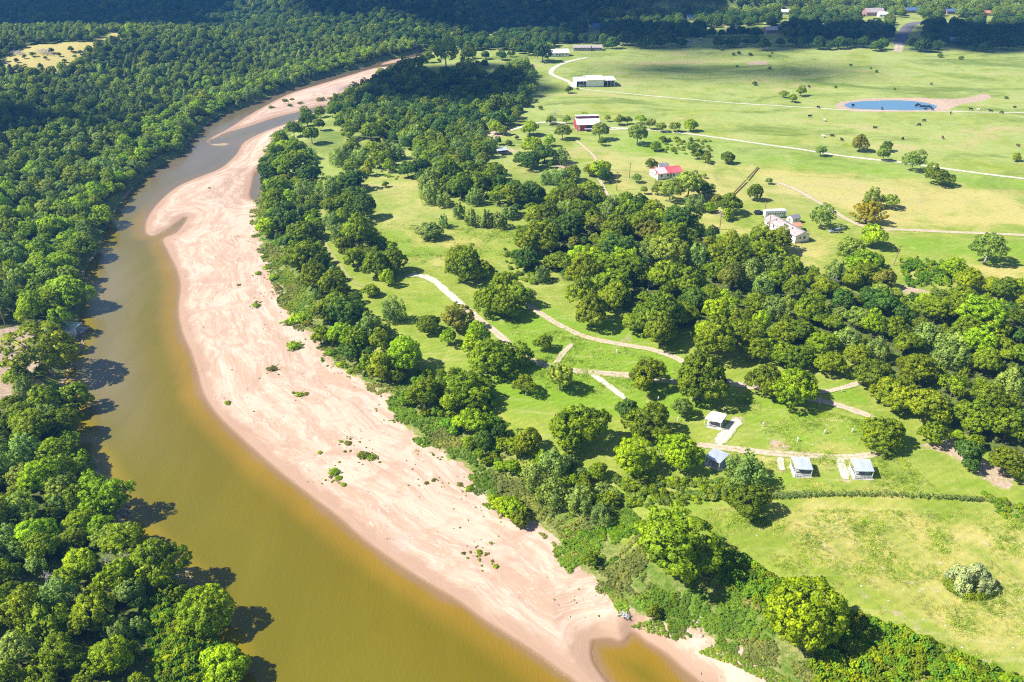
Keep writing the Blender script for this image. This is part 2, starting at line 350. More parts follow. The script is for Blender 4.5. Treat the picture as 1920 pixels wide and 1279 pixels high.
g = mix(nt, g, (.43, .36, .17), mathn(nt, 'MULTIPLY', mathn(nt, 'MULTIPLY', attr(nt, 'pale').outputs['Fac'], ramp(nt, pn_, .45, .33)), .85))
g = mix(nt, g, (.10, .165, .022), mathn(nt, 'MULTIPLY', ramp(nt, clumps, .54, .70), .5))
g = mix(nt, g, (.42, .41, .14), mathn(nt, 'MULTIPLY', ramp(nt, clumps, .46, .32), .45))
g = mix(nt, g, (.46, .42, .19), mathn(nt, 'MULTIPLY', ramp(nt, streak, .52, .75), .5))
g = mix(nt, g, (.065, .105, .018), mathn(nt, 'MULTIPLY', ramp(nt, fine, .52, .78), .55))
g = mix(nt, g, (.43, .42, .15), mathn(nt, 'MULTIPLY', ramp(nt, micro, .55, .8), .4))
wv_ = N(nt, 'ShaderNodeTexWave'); wv_.inputs['Scale'].default_value = .16; wv_.inputs['Distortion'].default_value = 5.0; wv_.inputs['Detail'].default_value = 3; wv_.inputs['Detail Scale'].default_value = .35
rt_ = N(nt, 'ShaderNodeMapping'); rt_.inputs['Rotation'].default_value = (0, 0, 1.05); nt.links.new(pos, rt_.inputs[0]); nt.links.new(rt_.outputs[0], wv_.inputs['Vector'])
g = mix(nt, g, mix(nt, g, (1.22, 1.16, 1.1), 1.0, 'MULTIPLY'), mathn(nt, 'MULTIPLY', wv_.outputs['Fac'], .55))
spots = noise(nt, pos, .55, 3, .6)
g = mix(nt, g, (.50, .41, .28), mathn(nt, 'MULTIPLY', ramp(nt, mathn(nt, 'ADD', spots, mathn(nt, 'MULTIPLY', dry, .12)), .70, .79), .75))
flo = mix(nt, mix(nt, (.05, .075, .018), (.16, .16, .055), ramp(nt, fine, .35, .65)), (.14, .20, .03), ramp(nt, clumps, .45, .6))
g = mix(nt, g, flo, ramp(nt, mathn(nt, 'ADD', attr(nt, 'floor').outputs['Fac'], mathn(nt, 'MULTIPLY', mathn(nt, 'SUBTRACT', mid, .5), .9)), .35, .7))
bank = mix(nt, (.14, .23, .03), (.33, .32, .11), ramp(nt, noise(nt, pos, .12, 6, .75), .38, .62))
bank = mix(nt, bank, (.09, .16, .015), mathn(nt, 'MULTIPLY', ramp(nt, fine, .45, .6), .7))
bank = mix(nt, bank, (.05, .085, .015), mathn(nt, 'MULTIPLY', ramp(nt, micro, .5, .7), .6))
g = mix(nt, g, bank, ramp(nt, attr(nt, 'bank').outputs['Fac'], .2, .6))
earth = mix(nt, (.36, .245, .165), (.56, .44, .34), ramp(nt, fine, .3, .7))
di = mathn(nt, 'ADD', attr(nt, 'dirt').outputs['Fac'], mathn(nt, 'MULTIPLY', mathn(nt, 'SUBTRACT', noise(nt, pos, .7, 5, .7), .5), .7))
g = mix(nt, g, earth, ramp(nt, di, .42, .62))
# sand: streaks run along the shore, damp near the water
wd = attr(nt, 'wd').outputs['Fac']; al = attr(nt, 'along').outputs['Fac']
cv = N(nt, 'ShaderNodeCombineXYZ'); nt.links.new(mathn(nt, 'MULTIPLY', wd, .30), cv.inputs[0]); nt.links.new(mathn(nt, 'MULTIPLY', al, .055), cv.inputs[1])
cw = N(nt, 'ShaderNodeVectorMath', operation='ADD'); nt.links.new(cv.outputs[0], cw.inputs[0])
nv = N(nt, 'ShaderNodeTexNoise'); nv.inputs['Scale'].default_value = .045; nv.inputs['Detail'].default_value = 4; nt.links.new(pos, nv.inputs['Vector'])
sc_ = N(nt, 'ShaderNodeVectorMath', operation='SCALE'); sc_.inputs['Scale'].default_value = 2.4; nt.links.new(nv.outputs['Color'], sc_.inputs[0]); nt.links.new(sc_.outputs[0], cw.inputs[1])
s1 = noise(nt, cw.outputs[0], 1.0, 6, .62, .8); s2 = noise(nt, cw.outputs[0], 3.6, 5, .65, 1.6)
sd_ = mix(nt, (.44, .30, .215), (.56, .415, .32), ramp(nt, s1, .40, .60))
sd_ = mix(nt, sd_, (.67, .545, .445), mathn(nt, 'MULTIPLY', ramp(nt, s2, .50, .68), .6))
sd_ = mix(nt, sd_, (.40, .262, .19), mathn(nt, 'MULTIPLY', ramp(nt, noise(nt, pos, .055, 5, .6, 1.5), .52, .66), .6))
sd_ = mix(nt, sd_, (.375, .25, .20), mathn(nt, 'MULTIPLY', ramp(nt, noise(nt, cw.outputs[0], 1.9, 4, .6, .5), .56, .70), .55))
sd_ = mix(nt, sd_, (.50, .42, .375), mathn(nt, 'MULTIPLY', ramp(nt, noise(nt, pos, .030, 3, .5), .60, .72), .6))
wl_ = mathn(nt, 'ADD', wd, mathn(nt, 'MULTIPLY', mathn(nt, 'SUBTRACT', noise(nt, pos, .12, 4, .6), .5), 6.5))
damp = N(nt, 'ShaderNodeMapRange'); damp.interpolation_type = 'SMOOTHSTEP'; nt.links.new(wl_, damp.inputs[0]); damp.inputs[1].default_value = 5.2; damp.inputs[2].default_value = 2.6
sd_ = mix(nt, sd_, (.385, .25, .175), mathn(nt, 'MULTIPLY', damp.outputs[0], .85))
wet = N(nt, 'ShaderNodeMapRange'); wet.interpolation_type = 'SMOOTHSTEP'; nt.links.new(wd, wet.inputs[0]); wet.inputs[1].default_value = 1.1; wet.inputs[2].default_value = .1
sd_ = mix(nt, sd_, (.22, .13, .065), mathn(nt, 'MULTIPLY', wet.outputs[0], .85))
sd_ = mix(nt, sd_, (.25, .20, .13), mathn(nt, 'MULTIPLY', ramp(nt, micro, .72, .80), .35))
sm = mathn(nt, 'ADD', attr(nt, 'sand').outputs['Fac'], mathn(nt, 'MULTIPLY', mathn(nt, 'SUBTRACT', noise(nt, pos, .28, 5, .7), .5), 9.0))
smk = ramp(nt, sm, -.6, .3)
nt.links.new(mix(nt, g, sd_, smk), pb.inputs['Base Color'])
pb.inputs['Roughness'].default_value = .95; pb.inputs['Specular IOR Level'].default_value = .1
bmp = N(nt, 'ShaderNodeBump'); bmp.inputs['Strength'].default_value = .55; bmp.inputs['Distance'].default_value = .30
bh = mathn(nt, 'ADD', fine, mathn(nt, 'MULTIPLY', micro, .4))
bsel = N(nt, 'ShaderNodeMix'); bsel.data_type = 'FLOAT'; nt.links.new(smk, bsel.inputs[0]); nt.links.new(bh, bsel.inputs[2]); nt.links.new(mathn(nt, 'MULTIPLY', s2, .5), bsel.inputs[3])
nt.links.new(bsel.outputs[0], bmp.inputs['Height']); nt.links.new(bmp.outputs[0], pb.inputs['Normal'])

# ---- build the sheets from the grid: ground, sandbar, water
nr, nc = GX.shape
idx = np.arange(nr*nc).reshape(nr, nc)
quads = np.stack([idx[:-1, :-1], idx[:-1, 1:], idx[1:, 1:], idx[1:, :-1]], -1).reshape(-1, 4)
A_along = gx*-.55 + gy*.83
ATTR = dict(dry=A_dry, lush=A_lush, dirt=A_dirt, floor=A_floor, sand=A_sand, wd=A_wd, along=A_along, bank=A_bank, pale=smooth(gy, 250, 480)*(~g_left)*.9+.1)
def sheet(name, sel, z, mat, attrs, smooth_=True):
    q = quads[sel]; used = np.unique(q); rem = np.full(nr*nc, -1); rem[used] = np.arange(len(used)); q = rem[q]
    me = bpy.data.meshes.new(name); me.vertices.add(len(used)); me.loops.add(q.size); me.polygons.add(len(q))
    zz = z if np.isscalar(z) else z[used]
    co = np.stack([gx[used], gy[used], np.zeros(len(used))+zz], -1)
    me.vertices.foreach_set('co', co.ravel()); me.loops.foreach_set('vertex_index', q.ravel())
    me.polygons.foreach_set('loop_start', np.arange(len(q))*4); me.polygons.foreach_set('loop_total', np.full(len(q), 4))
    me.update(); me.polygons.foreach_set('use_smooth', np.full(len(q), smooth_)); me.materials.append(mat)
    for k, v in attrs.items():
        a = me.attributes.new(k, 'FLOAT', 'POINT'); a.data.foreach_set('value', v[used].astype(np.float32))
    return link(bpy.data.objects.new(name, me))
q_sand = (A_sand[quads].mean(1) > 0) & (g_dr[quads].min(1) < 1.5)
deep = g_dr[quads].min(1) >= 1.5
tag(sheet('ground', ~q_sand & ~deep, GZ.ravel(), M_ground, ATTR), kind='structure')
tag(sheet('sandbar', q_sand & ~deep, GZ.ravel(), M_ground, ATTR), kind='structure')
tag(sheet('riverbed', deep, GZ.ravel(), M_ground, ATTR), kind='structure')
# water
M_water, nt, pb = new_mat('murky_river_water'); pos = N(nt, 'ShaderNodeNewGeometry').outputs['Position']
ds = attr(nt, 'dsand').outputs['Fac']; cl0 = attr(nt, 'up').outputs['Fac']
dn = mathn(nt, 'ADD', ds, mathn(nt, 'MULTIPLY', mathn(nt, 'SUBTRACT', noise(nt, pos, .12, 3, .5), .5), 3.0))
c = mix(nt, (.25, .155, .075), (.245, .150, .010), ramp(nt, dn, -.2, 2.2))
c = mix(nt, c, (.150, .118, .002), ramp(nt, dn, 1.8, 8))
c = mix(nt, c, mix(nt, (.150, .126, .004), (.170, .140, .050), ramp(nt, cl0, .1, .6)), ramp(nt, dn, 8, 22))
c = mix(nt, c, (.215, .165, .008), ramp(nt, attr(nt, 'near_left').outputs['Fac'], .2, .9))
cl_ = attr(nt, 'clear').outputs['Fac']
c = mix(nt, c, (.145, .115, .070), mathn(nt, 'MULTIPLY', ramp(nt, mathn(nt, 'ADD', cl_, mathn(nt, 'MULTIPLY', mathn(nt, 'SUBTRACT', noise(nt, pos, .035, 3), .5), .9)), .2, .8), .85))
c = mix(nt, c, (.20, .15, .045), mathn(nt, 'MULTIPLY', ramp(nt, noise(nt, pos, .9, 4, .6), .60, .75), mathn(nt, 'SUBTRACT', 1.0, ramp(nt, dn, .5, 3.0))))
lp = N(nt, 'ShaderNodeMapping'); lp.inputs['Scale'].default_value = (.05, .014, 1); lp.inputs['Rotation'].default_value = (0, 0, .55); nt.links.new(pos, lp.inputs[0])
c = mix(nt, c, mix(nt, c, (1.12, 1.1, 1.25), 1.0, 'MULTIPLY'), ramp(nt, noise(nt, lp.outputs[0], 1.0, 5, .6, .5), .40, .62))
nt.links.new(c, pb.inputs['Base Color']); pb.inputs['Roughness'].default_value = .07; pb.inputs['IOR'].default_value = 1.36; pb.inputs['Specular IOR Level'].default_value = .75
wv = N(nt, 'ShaderNodeMapping'); wv.inputs['Scale'].default_value = (1.0, .35, 1); wv.inputs['Rotation'].default_value = (0, 0, .5); nt.links.new(pos, wv.inputs[0])
b1 = N(nt, 'ShaderNodeBump'); b1.inputs['Strength'].default_value = .45; b1.inputs['Distance'].default_value = .16
nt.links.new(noise(nt, wv.outputs[0], 1.6, 4, .6), b1.inputs['Height']); nt.links.new(b1.outputs[0], pb.inputs['Normal'])
d_right = seg_dist(gx, gy, rw, False); d_left = seg_dist(gx, gy, lw, False)
in_pool = np.zeros(gx.shape, bool)
d_pool = np.full(gx.shape, -99.0)
for p in POOLW: d_pool = np.maximum(d_pool, sdf(gx, gy, p))
A_ds = np.where(d_pool > -3, np.maximum(d_pool, 0), np.where(g_dr > 0, d_right, 0))
q_w = (g_dr[quads].max(1) > -2.5) & (YS[np.minimum(quads[:, 0]//nc, nr-1)] > -200) & (YS[np.minimum(quads[:, 0]//nc, nr-1)] < 1400)
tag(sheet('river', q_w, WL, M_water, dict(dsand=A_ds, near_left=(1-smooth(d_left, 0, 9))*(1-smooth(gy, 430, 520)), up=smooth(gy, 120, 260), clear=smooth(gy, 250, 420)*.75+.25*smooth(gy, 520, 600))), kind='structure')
q_p = (d_pool[quads].max(1) > -2.0) & ~q_w
tag(sheet('river_pools', q_p, WL-.004, M_water, dict(dsand=A_ds, near_left=np.zeros(gx.shape), up=np.zeros(gx.shape), clear=smooth(gy, 250, 300))), kind='structure')
M_pond, nt, pb = new_mat('pond_water'); pb.inputs['Base Color'].default_value = (.10, .15, .19, 1); pb.inputs['Roughness'].default_value = .06; pb.inputs['IOR'].default_value = 1.33
pos = N(nt, 'ShaderNodeNewGeometry').outputs['Position']; b1 = N(nt, 'ShaderNodeBump'); b1.inputs['Strength'].default_value = .1; b1.inputs['Distance'].default_value = .1
nt.links.new(noise(nt, pos, 1.2, 3), b1.inputs['Height']); nt.links.new(b1.outputs[0], pb.inputs['Normal'])
nt.links.new(mix(nt, (.09, .22, .36), (.13, .25, .35), noise(nt, pos, .06, 3)), pb.inputs['Base Color'])  # blue of the reflected sky is put into the pond's base colour
pc = POND.mean(0); pv = [(*(pc+(q-pc)*1.03), -.5) for q in POND]
tag(mesh_obj('pond', pv, [tuple(range(len(pv)))], M_pond), kind='structure')
# tracks as thin sheets draped on the ground
M_track = []
for nm, ca, cb in (('dirt_track', (.46, .345, .265), (.62, .50, .41)), ('pale_gravel', (.50, .45, .38), (.68, .63, .56)), ('asphalt', (.14, .135, .15), (.20, .19, .21)), ('worn_grass', (.30, .29, .10), (.37, .33, .14))):
    m, nt, pb = new_mat(nm); pos = N(nt, 'ShaderNodeNewGeometry').outputs['Position']
    c = mix(nt, ca, cb, ramp(nt, noise(nt, pos, .8, 6, .7), .32, .66))
    c = mix(nt, c, tuple(k*.62 for k in ca), mathn(nt, 'MULTIPLY', ramp(nt, noise(nt, pos, 3.0, 3, .7), .58, .72), .6))
    if nm != 'asphalt':
        ac = mathn(nt, 'ABSOLUTE', attr(nt, 'across').outputs['Fac']); nn_ = mathn(nt, 'MULTIPLY', mathn(nt, 'SUBTRACT', noise(nt, pos, .9, 5, .75), .5), 1.5)
        ctr_ = N(nt, 'ShaderNodeMapRange'); nt.links.new(mathn(nt, 'ADD', ac, nn_), ctr_.inputs[0]); ctr_.inputs[1].default_value = .22; ctr_.inputs[2].default_value = .05
        c = mix(nt, c, (.26, .30, .06), mathn(nt, 'MULTIPLY', ctr_.outputs[0], .55 if nm == 'dirt_track' else .25))
        c = mix(nt, c, (.25, .31, .04), ramp(nt, mathn(nt, 'ADD', ac, nn_), .55, .95))
    nt.links.new(c, pb.inputs['Base Color']); pb.inputs['Roughness'].default_value = .95; pb.inputs['Specular IOR Level'].default_value = .1
    M_track.append(m)
for ti, (nm, pl, w, tone) in enumerate(TRACKS):
    d = np.gradient(pl, axis=0); d /= np.linalg.norm(d, axis=1)[:, None]; nrm = np.stack([-d[:, 1], d[:, 0]], 1)
    if pl.shape[0] < 3: continue
    V = []; F = []; n = len(pl); K = 9; AC = []
    hw = w*.6*(1+ .5*(fbm(np.arange(n)*.55, np.zeros(n)+ti, 3, ti)-.5)); hw2 = w*.6*(1+.5*(fbm(np.arange(n)*.55, np.zeros(n)+ti+9, 3, ti)-.5))
    for i in range(n):
        e = min(1.0, .6+.2*min(i, n-1-i))
        for k in range(K):
            t = -1+2*k/(K-1); q = pl[i]+nrm[i]*(t*e*(hw[i] if t < 0 else hw2[i])); V.append((q[0], q[1], 0)); AC.append(t)
    V = np.array(V); V[:, 2] = hzs(V[:, 0], V[:, 1]) + .05 + .004*ti
    for i in range(n-1):
        for k in range(K-1): a = i*K+k; F.append((a, a+1, a+K+1, a+K))
    F = [f[::-1] for f in F]
    to = tag(mesh_obj(nm, V, F, M_track[tone], smooth_=True), kind='structure'); to.data.attributes.new('across', 'FLOAT', 'POINT').data.foreach_set('value', np.array(AC, np.float32))
# ------------------------------------------------------------------ vegetation: materials
def leaf_material(name, gloss=.16):
    m, nt, pb = new_mat(name); tn = attr(nt, 'tint', 'INSTANCER'); va = attr(nt, 'var').outputs['Fac']
    c = mix(nt, (.62, .70, .75), (1.38, 1.34, 1.15), va)
    c = mix(nt, tn.outputs['Color'], c, 1.0, 'MULTIPLY')
    pos = N(nt, 'ShaderNodeNewGeometry').outputs['Position']
    c = mix(nt, c, mix(nt, (.74, .80, .85), (1.2, 1.16, 1.0), ramp(nt, noise(nt, pos, .16, 3, .6), .35, .65)), 1.0, 'MULTIPLY')
    nt.links.new(c, pb.inputs['Base Color']); pb.inputs['Roughness'].default_value = .5; pb.inputs['Specular IOR Level'].default_value = gloss
    tr = N(nt, 'ShaderNodeBsdfTranslucent'); nt.links.new(mix(nt, c, (1.35, 1.5, .5), 1.0, 'MULTIPLY'), tr.inputs['Color'])
    ms = N(nt, 'ShaderNodeMixShader'); ms.inputs[0].default_value = .30; out = nt.nodes['Material Output']
    nt.links.new(pb.outputs[0], ms.inputs[1]); nt.links.new(tr.outputs[0], ms.inputs[2]); nt.links.new(ms.outputs[0], out.inputs[0])
    return m
M_leaf = leaf_material('leaves')
M_bark = plain('bark', (.16, .125, .09), .9, var=.3, scale=3)
M_pale_bark = plain('pale_bark', (.38, .34, .29), .9, var=.25, scale=3)
M_dead = plain('dead_wood', (.50, .46, .44), .9, var=.2, scale=3)
# ------------------------------------------------------------------ vegetation: crowns of leaf clumps
def leaf_mesh(name, C, CR, nleaf, size, center, seed, updir=0.25, aspect=.68):
    r = np.random.default_rng(seed); n = len(C); T = n*nleaf
    ci = np.repeat(np.arange(n), nleaf)
    d = r.normal(size=(T, 3)); d /= np.linalg.norm(d, axis=1)[:, None]
    oc = C - center; oc = oc/(np.linalg.norm(oc, axis=1)[:, None]+1e-6)
    d = d + .55*oc[ci] + np.array([0, 0, updir]); d /= np.linalg.norm(d, axis=1)[:, None]
    p = C[ci] + CR[ci]*d*r.uniform(.62, 1.08, (T, 1))
    nrm = d + .75*r.normal(size=(T, 3))*.75; nrm /= np.linalg.norm(nrm, axis=1)[:, None]
    t = np.cross(nrm, r.normal(size=(T, 3))); t /= np.linalg.norm(t, axis=1)[:, None]; b = np.cross(nrm, t)
    L = size*r.uniform(.7, 1.35, (T, 1)); W = L*aspect
    V = np.stack([p-t*L*.5, p+b*-W*.5, p+t*L*.5, p+b*W*.5], 1)
    out = p-center; out /= np.linalg.norm(out, axis=1)[:, None]+1e-6
    cn = .60*d + .30*out + .60*nrm; cn /= np.linalg.norm(cn, axis=1)[:, None]
    # winding so that the geometric normal follows the shading normal
    gn = np.cross(V[:, 1]-V[:, 0], V[:, 2]-V[:, 0]); fl = (gn*cn).sum(1) < 0; V[fl] = V[fl][:, ::-1]
    me = bpy.data.meshes.new(name); me.vertices.add(T*4); me.loops.add(T*4); me.polygons.add(T)
    me.vertices.foreach_set('co', V.reshape(-1)); me.loops.foreach_set('vertex_index', np.arange(T*4))
    me.polygons.foreach_set('loop_start', np.arange(T)*4); me.polygons.foreach_set('loop_total', np.full(T, 4)); me.update()
    me.polygons.foreach_set('use_smooth', np.ones(T, bool)); me.materials.append(M_leaf)
    var = np.clip(r.uniform(.15, .85, n)[ci] + r.normal(size=T)*.27, 0, 1)
    a = me.attributes.new('var', 'FLOAT', 'POINT'); a.data.foreach_set('value', np.repeat(var, 4).astype(np.float32))
    me.normals_split_custom_set_from_vertices(np.repeat(cn, 4, 0).tolist())
    return me
def sphere_dirs(n, r, zmin=-.75):
    k = np.arange(n)+.5; z = 1-(1-zmin)*k/n; ph = math.pi*(1+5**.5)*k
    d = np.stack([np.sqrt(1-z*z)*np.cos(ph), np.sqrt(1-z*z)*np.sin(ph), z], 1) + r.normal(size=(n, 3))*.16
    return d/np.linalg.norm(d, axis=1)[:, None]
PROTO = {}          # kind -> list of dict(crown mesh, trunk mesh, R, zc, top)
def trunk_mesh(name, r, zc, R, C, thick, nl=9, mat=None, lean=.05):
    mb = MB(); top = Vector((r.normal()*lean*R, r.normal()*lean*R, zc+.1*R)); fork = Vector((top.x*.5, top.y*.5, zc-.45*R if zc > .8*R else zc*.45))
    mb.tube([(0, 0, -.4), (0, 0, .12), (fork.x*.6, fork.y*.6, fork.z*.55), fork, top], [thick*1.5, thick*1.15, thick*.9, thick*.78, thick*.25], 7)
    for i in r.choice(len(C), min(nl, len(C)), replace=False):
        c = Vector(C[i]); m = fork.lerp(c, .5)+Vector((0, 0, .06*R))
        mb.tube([fork.lerp(top, r.uniform(0, .4)), m, c], [thick*.5, thick*.3, thick*.08], 5)
    me = bpy.data.meshes.new(name); me.from_pydata(mb.v, [], mb.f); me.update(); me.materials.append(mat or M_bark); return me
def proto_round(kind, seed, R, flat, clear, nc_, cr, nl, size, lob=.34, thick=.3, mat=None, zmin=-.7, inner=.35):
    r = np.random.default_rng(seed); d = sphere_dirs(nc_, r, zmin); o = r.uniform(0, 50, 3)
    lobe = fbm(d[:, 0]*1.5+o[0]+d[:, 2], d[:, 1]*1.5+o[1]-d[:, 2]*.7, 2, seed)
    rad = R*(1-cr*.8)*(1-lob + 2*lob*lobe)*r.uniform(.86, 1.05, nc_)
    ctr = np.array([0, 0, clear+R*flat*.78])
    C = d*rad[:, None]; C[:, 2] = np.where(C[:, 2] > 0, C[:, 2]*flat, C[:, 2]*flat*.72)
    ni = int(nc_*inner); di = sphere_dirs(ni, r, -.5); Ci = di*R*.52*r.uniform(.6, 1.1, (ni, 1)); Ci[:, 2] *= flat
    C = np.vstack([C, Ci])+ctr; CR = (R*cr*r.uniform(.72, 1.3, (len(C), 1)))*np.array([1, 1, .82])
    me = leaf_mesh(kind+'_crown', C, CR, nl, size, ctr, seed)
    PROTO.setdefault(kind, []).append(dict(crown=me, trunk=trunk_mesh(kind+'_trunk', r, ctr[2], R, C, thick, mat=mat), R=R, zc=ctr[2], top=ctr[2]+R*flat))
def proto_vine(kind, seed, R, H, ncol, nl, size):
    """tree smothered by vines: lumpy hanging columns of small leaves"""
    r = np.random.default_rng(seed); C = []; CR = []
    for i in range(ncol):
        a = r.uniform(0, 6.283); q = R*.82*math.sqrt(r.uniform(0, 1)); h = H*(1-.55*(q/R)**2)*r.uniform(.72, 1.05); x, y = q*math.cos(a), q*math.sin(a)
        w = R*r.uniform(.16, .27); z = h-w*.8
        while z > .1*H:
            C.append((x+r.normal()*w*.25, y+r.normal()*w*.25, z)); CR.append((w, w, w*1.25)); z -= w*1.25; w *= 1.06
    C = np.array(C); CR = np.array(CR); ctr = np.array([0, 0, H*.42])
    me = leaf_mesh(kind+'_crown', C, CR, nl, size, ctr, seed, .45, .85)
    PROTO.setdefault(kind, []).append(dict(crown=me, trunk=trunk_mesh(kind+'_trunk', r, H*.5, R*.6, C[:max(6, len(C)//3)], .22), R=R, zc=H*.5, top=H))
def proto_juniper(kind, seed, R, H):
    r = np.random.default_rng(seed); C = []; CR = []
    for i in range(70):
        z = H*(.08+.9*r.uniform(0, 1)**1.15); q = R*(1-(z/H)**1.6)*r.uniform(.35, 1.0); a = r.uniform(0, 6.283)
        C.append((q*math.cos(a), q*math.sin(a), z)); w = R*r.uniform(.2, .32); CR.append((w, w, w*1.2))
    me = leaf_mesh(kind+'_crown', np.array(C), np.array(CR), 60, .34, np.array([0, 0, H*.4]), seed, .5, .5)
    PROTO.setdefault(kind, []).append(dict(crown=me, trunk=trunk_mesh(kind+'_trunk', r, H*.5, R*.5, np.array(C), .16), R=R, zc=H*.47, top=H))
def proto_plume(kind, seed, R, H, n=34, size=.42):
    r = np.random.default_rng(seed); C = []; CR = []; S = []
    for i in range(n):
        a = r.uniform(0, 6.283); e = r.uniform(.05, 1.0); end = np.array([R*e*math.cos(a), R*e*math.sin(a), H*(1-.45*e*e)*r.uniform(.8, 1.05)])
        for t in (.35, .55, .72, .88, 1.0):
            C.append(end*np.array([t, t, t**.85])); w = R*.13*(1.15-.5*t); CR.append((w, w, w*1.6))
        S.append(end)
    me = leaf_mesh(kind+'_crown', np.array(C), np.array(CR), 34, size, np.array([0, 0, H*.15]), seed, .5, .4)
    mb = MB()
    for e in S[:14]: mb.tube([(0, 0, -.2), tuple(e*.5), tuple(e*.95)], [.10, .06, .02], 5)
    tm = bpy.data.meshes.new(kind+'_trunk'); tm.from_pydata(mb.v, [], mb.f); tm.update(); tm.materials.append(M_bark)
    PROTO.setdefault(kind, []).append(dict(crown=me, trunk=tm, R=R, zc=H*.5, top=H))
def proto_multi(kind, seed, R, flat, clear, nsub, cr, nl, size, thick, per=34, mat=None):
    """irregular crown: several sub-crowns of different height with gaps between"""
    r = np.random.default_rng(seed); C = []; CR = []; a0 = r.uniform(0, 6.283)
    for k in range(nsub):
        a = a0+6.283*k/(nsub-1 if k else 1)+r.normal()*.35; q = 0 if k == 0 else R*r.uniform(.36, .62); rs = R*(r.uniform(.50, .62) if k == 0 else r.uniform(.32, .52))
        zc_ = clear + R*flat*(1.02 if k == 0 else r.uniform(.42, .9)); d = sphere_dirs(per, r, -.55); lo = fbm(d[:, 0]*2+seed, d[:, 1]*2+k*3.1, 2, seed+k)
        c = d*(rs*(1-cr*.6)*(.72+.56*lo))[:, None]; c[:, 2] *= flat*.9; c += np.array([q*math.cos(a), q*math.sin(a), zc_]); C.append(c); w = R*cr*r.uniform(.6, 1.25, (len(c), 1)); CR.append(w*np.array([1, 1, .8]))
    C = np.vstack(C); CR = np.vstack(CR); m = C[:, 2] > clear*.5; C, CR = C[m], CR[m]; ctr = np.array([0, 0, clear+R*flat*.75])
    PROTO.setdefault(kind, []).append(dict(crown=leaf_mesh(kind+'_crown', C, CR, nl, size, ctr, seed), trunk=trunk_mesh(kind+'_trunk', r, ctr[2], R, C, thick, 12, mat), R=R, zc=ctr[2], top=clear+R*flat*1.6))
for s in range(6): proto_multi('big', 100+s, 6.0, (.80, .95, .72)[s % 3], 1.5, 5+s % 3, .145, 42, .54, .34, 36)
for s in range(1): proto_round('big', 110+s, 6.0, .9, 1.5, 150, .15, 52, .54, lob=.5, thick=.36, inner=.3)
for s in range(3): proto_round('globe', 120+s, 5.0, 1.0, 1.0, 190, .13, 44, .42, lob=.2, thick=.28)
for s in range(5): proto_multi('small', 140+s, 3.2, (.95, .8, 1.1)[s % 3], .8, 4+s % 2, .175, 30, .40, .18, 24)
for s in range(3): proto_round('field', 160+s, 3.2, .80, 1.7, 62, .22, 44, .44, lob=.42, thick=.2, mat=M_pale_bark, inner=.2)
for s in range(3): proto_round('open', 170+s, 4.5, .85, 2.0, 60, .19, 46, .5, lob=.5, thick=.26, mat=M_pale_bark, inner=.25)
for s in range(3): proto_round('bush', 180+s, 1.6, .75, .05, 44, .24, 30, .30, lob=.5, thick=.07, zmin=-.2)
for s in range(4): proto_round('lowmass', 190+s, 1.3, .38, .0, 30, .26, 26, .24, lob=.75, thick=.05, zmin=0.0)
for s in range(4): proto_vine('vine', 200+s, 4.2, 7.2, 24, 30, .44)
for s in range(2): proto_vine('vinecol', 210+s, 2.3, 4.6, 12, 34, .36)
for s in range(3): proto_juniper('juniper', 220+s, 2.8, 5.0)
proto_plume('plume', 230, 5.0, 6.4, 46, .5); proto_plume('cane', 231, 1.5, 2.6, 16, .34); proto_plume('cane', 232, 1.5, 2.4, 18, .34)
# dead trees: bare branching limbs
def dead_mesh(seed, H):
    r = np.random.default_rng(seed); mb = MB()
    def grow(p, d, L, rad, lv):
        q = p + d*L; mb.tube([tuple(p), tuple((p+q)/2+r.normal(size=3)*L*.05), tuple(q)], [rad, rad*.8, rad*.6], 5)
        if lv == 0: return
        for k in range(3 if lv > 1 else 2):
            n = d + r.normal(size=3)*.55 + np.array([0, 0, .12]); n /= np.linalg.norm(n); grow(q if k else p+d*L*.7, n, L*r.uniform(.6, .8), rad*.55, lv-1)
    grow(np.array([0, 0, -.3]), np.array([0, 0, 1.0]), H*.32, H*.028, 4)
    me = bpy.data.meshes.new('dead_tree'); me.from_pydata(mb.v, [], mb.f); me.update(); me.materials.append(M_dead); return me

TINT = dict(P=(.248, .315, .010), Q=(.175, .240, .012), L=(.340, .460, .008), Y=(.370, .435, .006), V=(.265, .355, .078), D=(.112, .195, .024), O=(.290, .365, .055),
            J=(.165, .220, .040), A=(.37, .31, .015), W=(.46, .50, .25), G=(.20, .36, .02), B=(.26, .265, .03))
CWORD = dict(P='mid green', Q='deep green', L='bright lime green', Y='yellow green', V='greyish green', D='dark green', O='pale green', J='dull dark', A='golden brown', W='pale silvery', G='vivid green', B='olive brown')
KINDNAME = dict(big='broadleaf_tree', globe='round_crowned_tree', small='small_broadleaf_tree', field='field_tree', open='open_crowned_tree', bush='shrub', lowmass='low_shrub', vine='vine_covered_tree', vinecol='vine_covered_column',
                juniper='juniper_tree', plume='fan_shaped_shrub', cane='cane_clump')
NOUN = dict(big='broadleaf tree', globe='round-crowned tree', small='small tree', field='lone field tree', open='open-crowned tree', bush='shrub', lowmass='low bush', vine='vine-covered tree', vinecol='vine-covered column',
            juniper='juniper', plume='fan-shaped shrub', cane='cane clump')
REG = []     # things that still need a label: (object, adjective, noun, world position, category, group)
TREES = []   # (x, y, R) for spacing
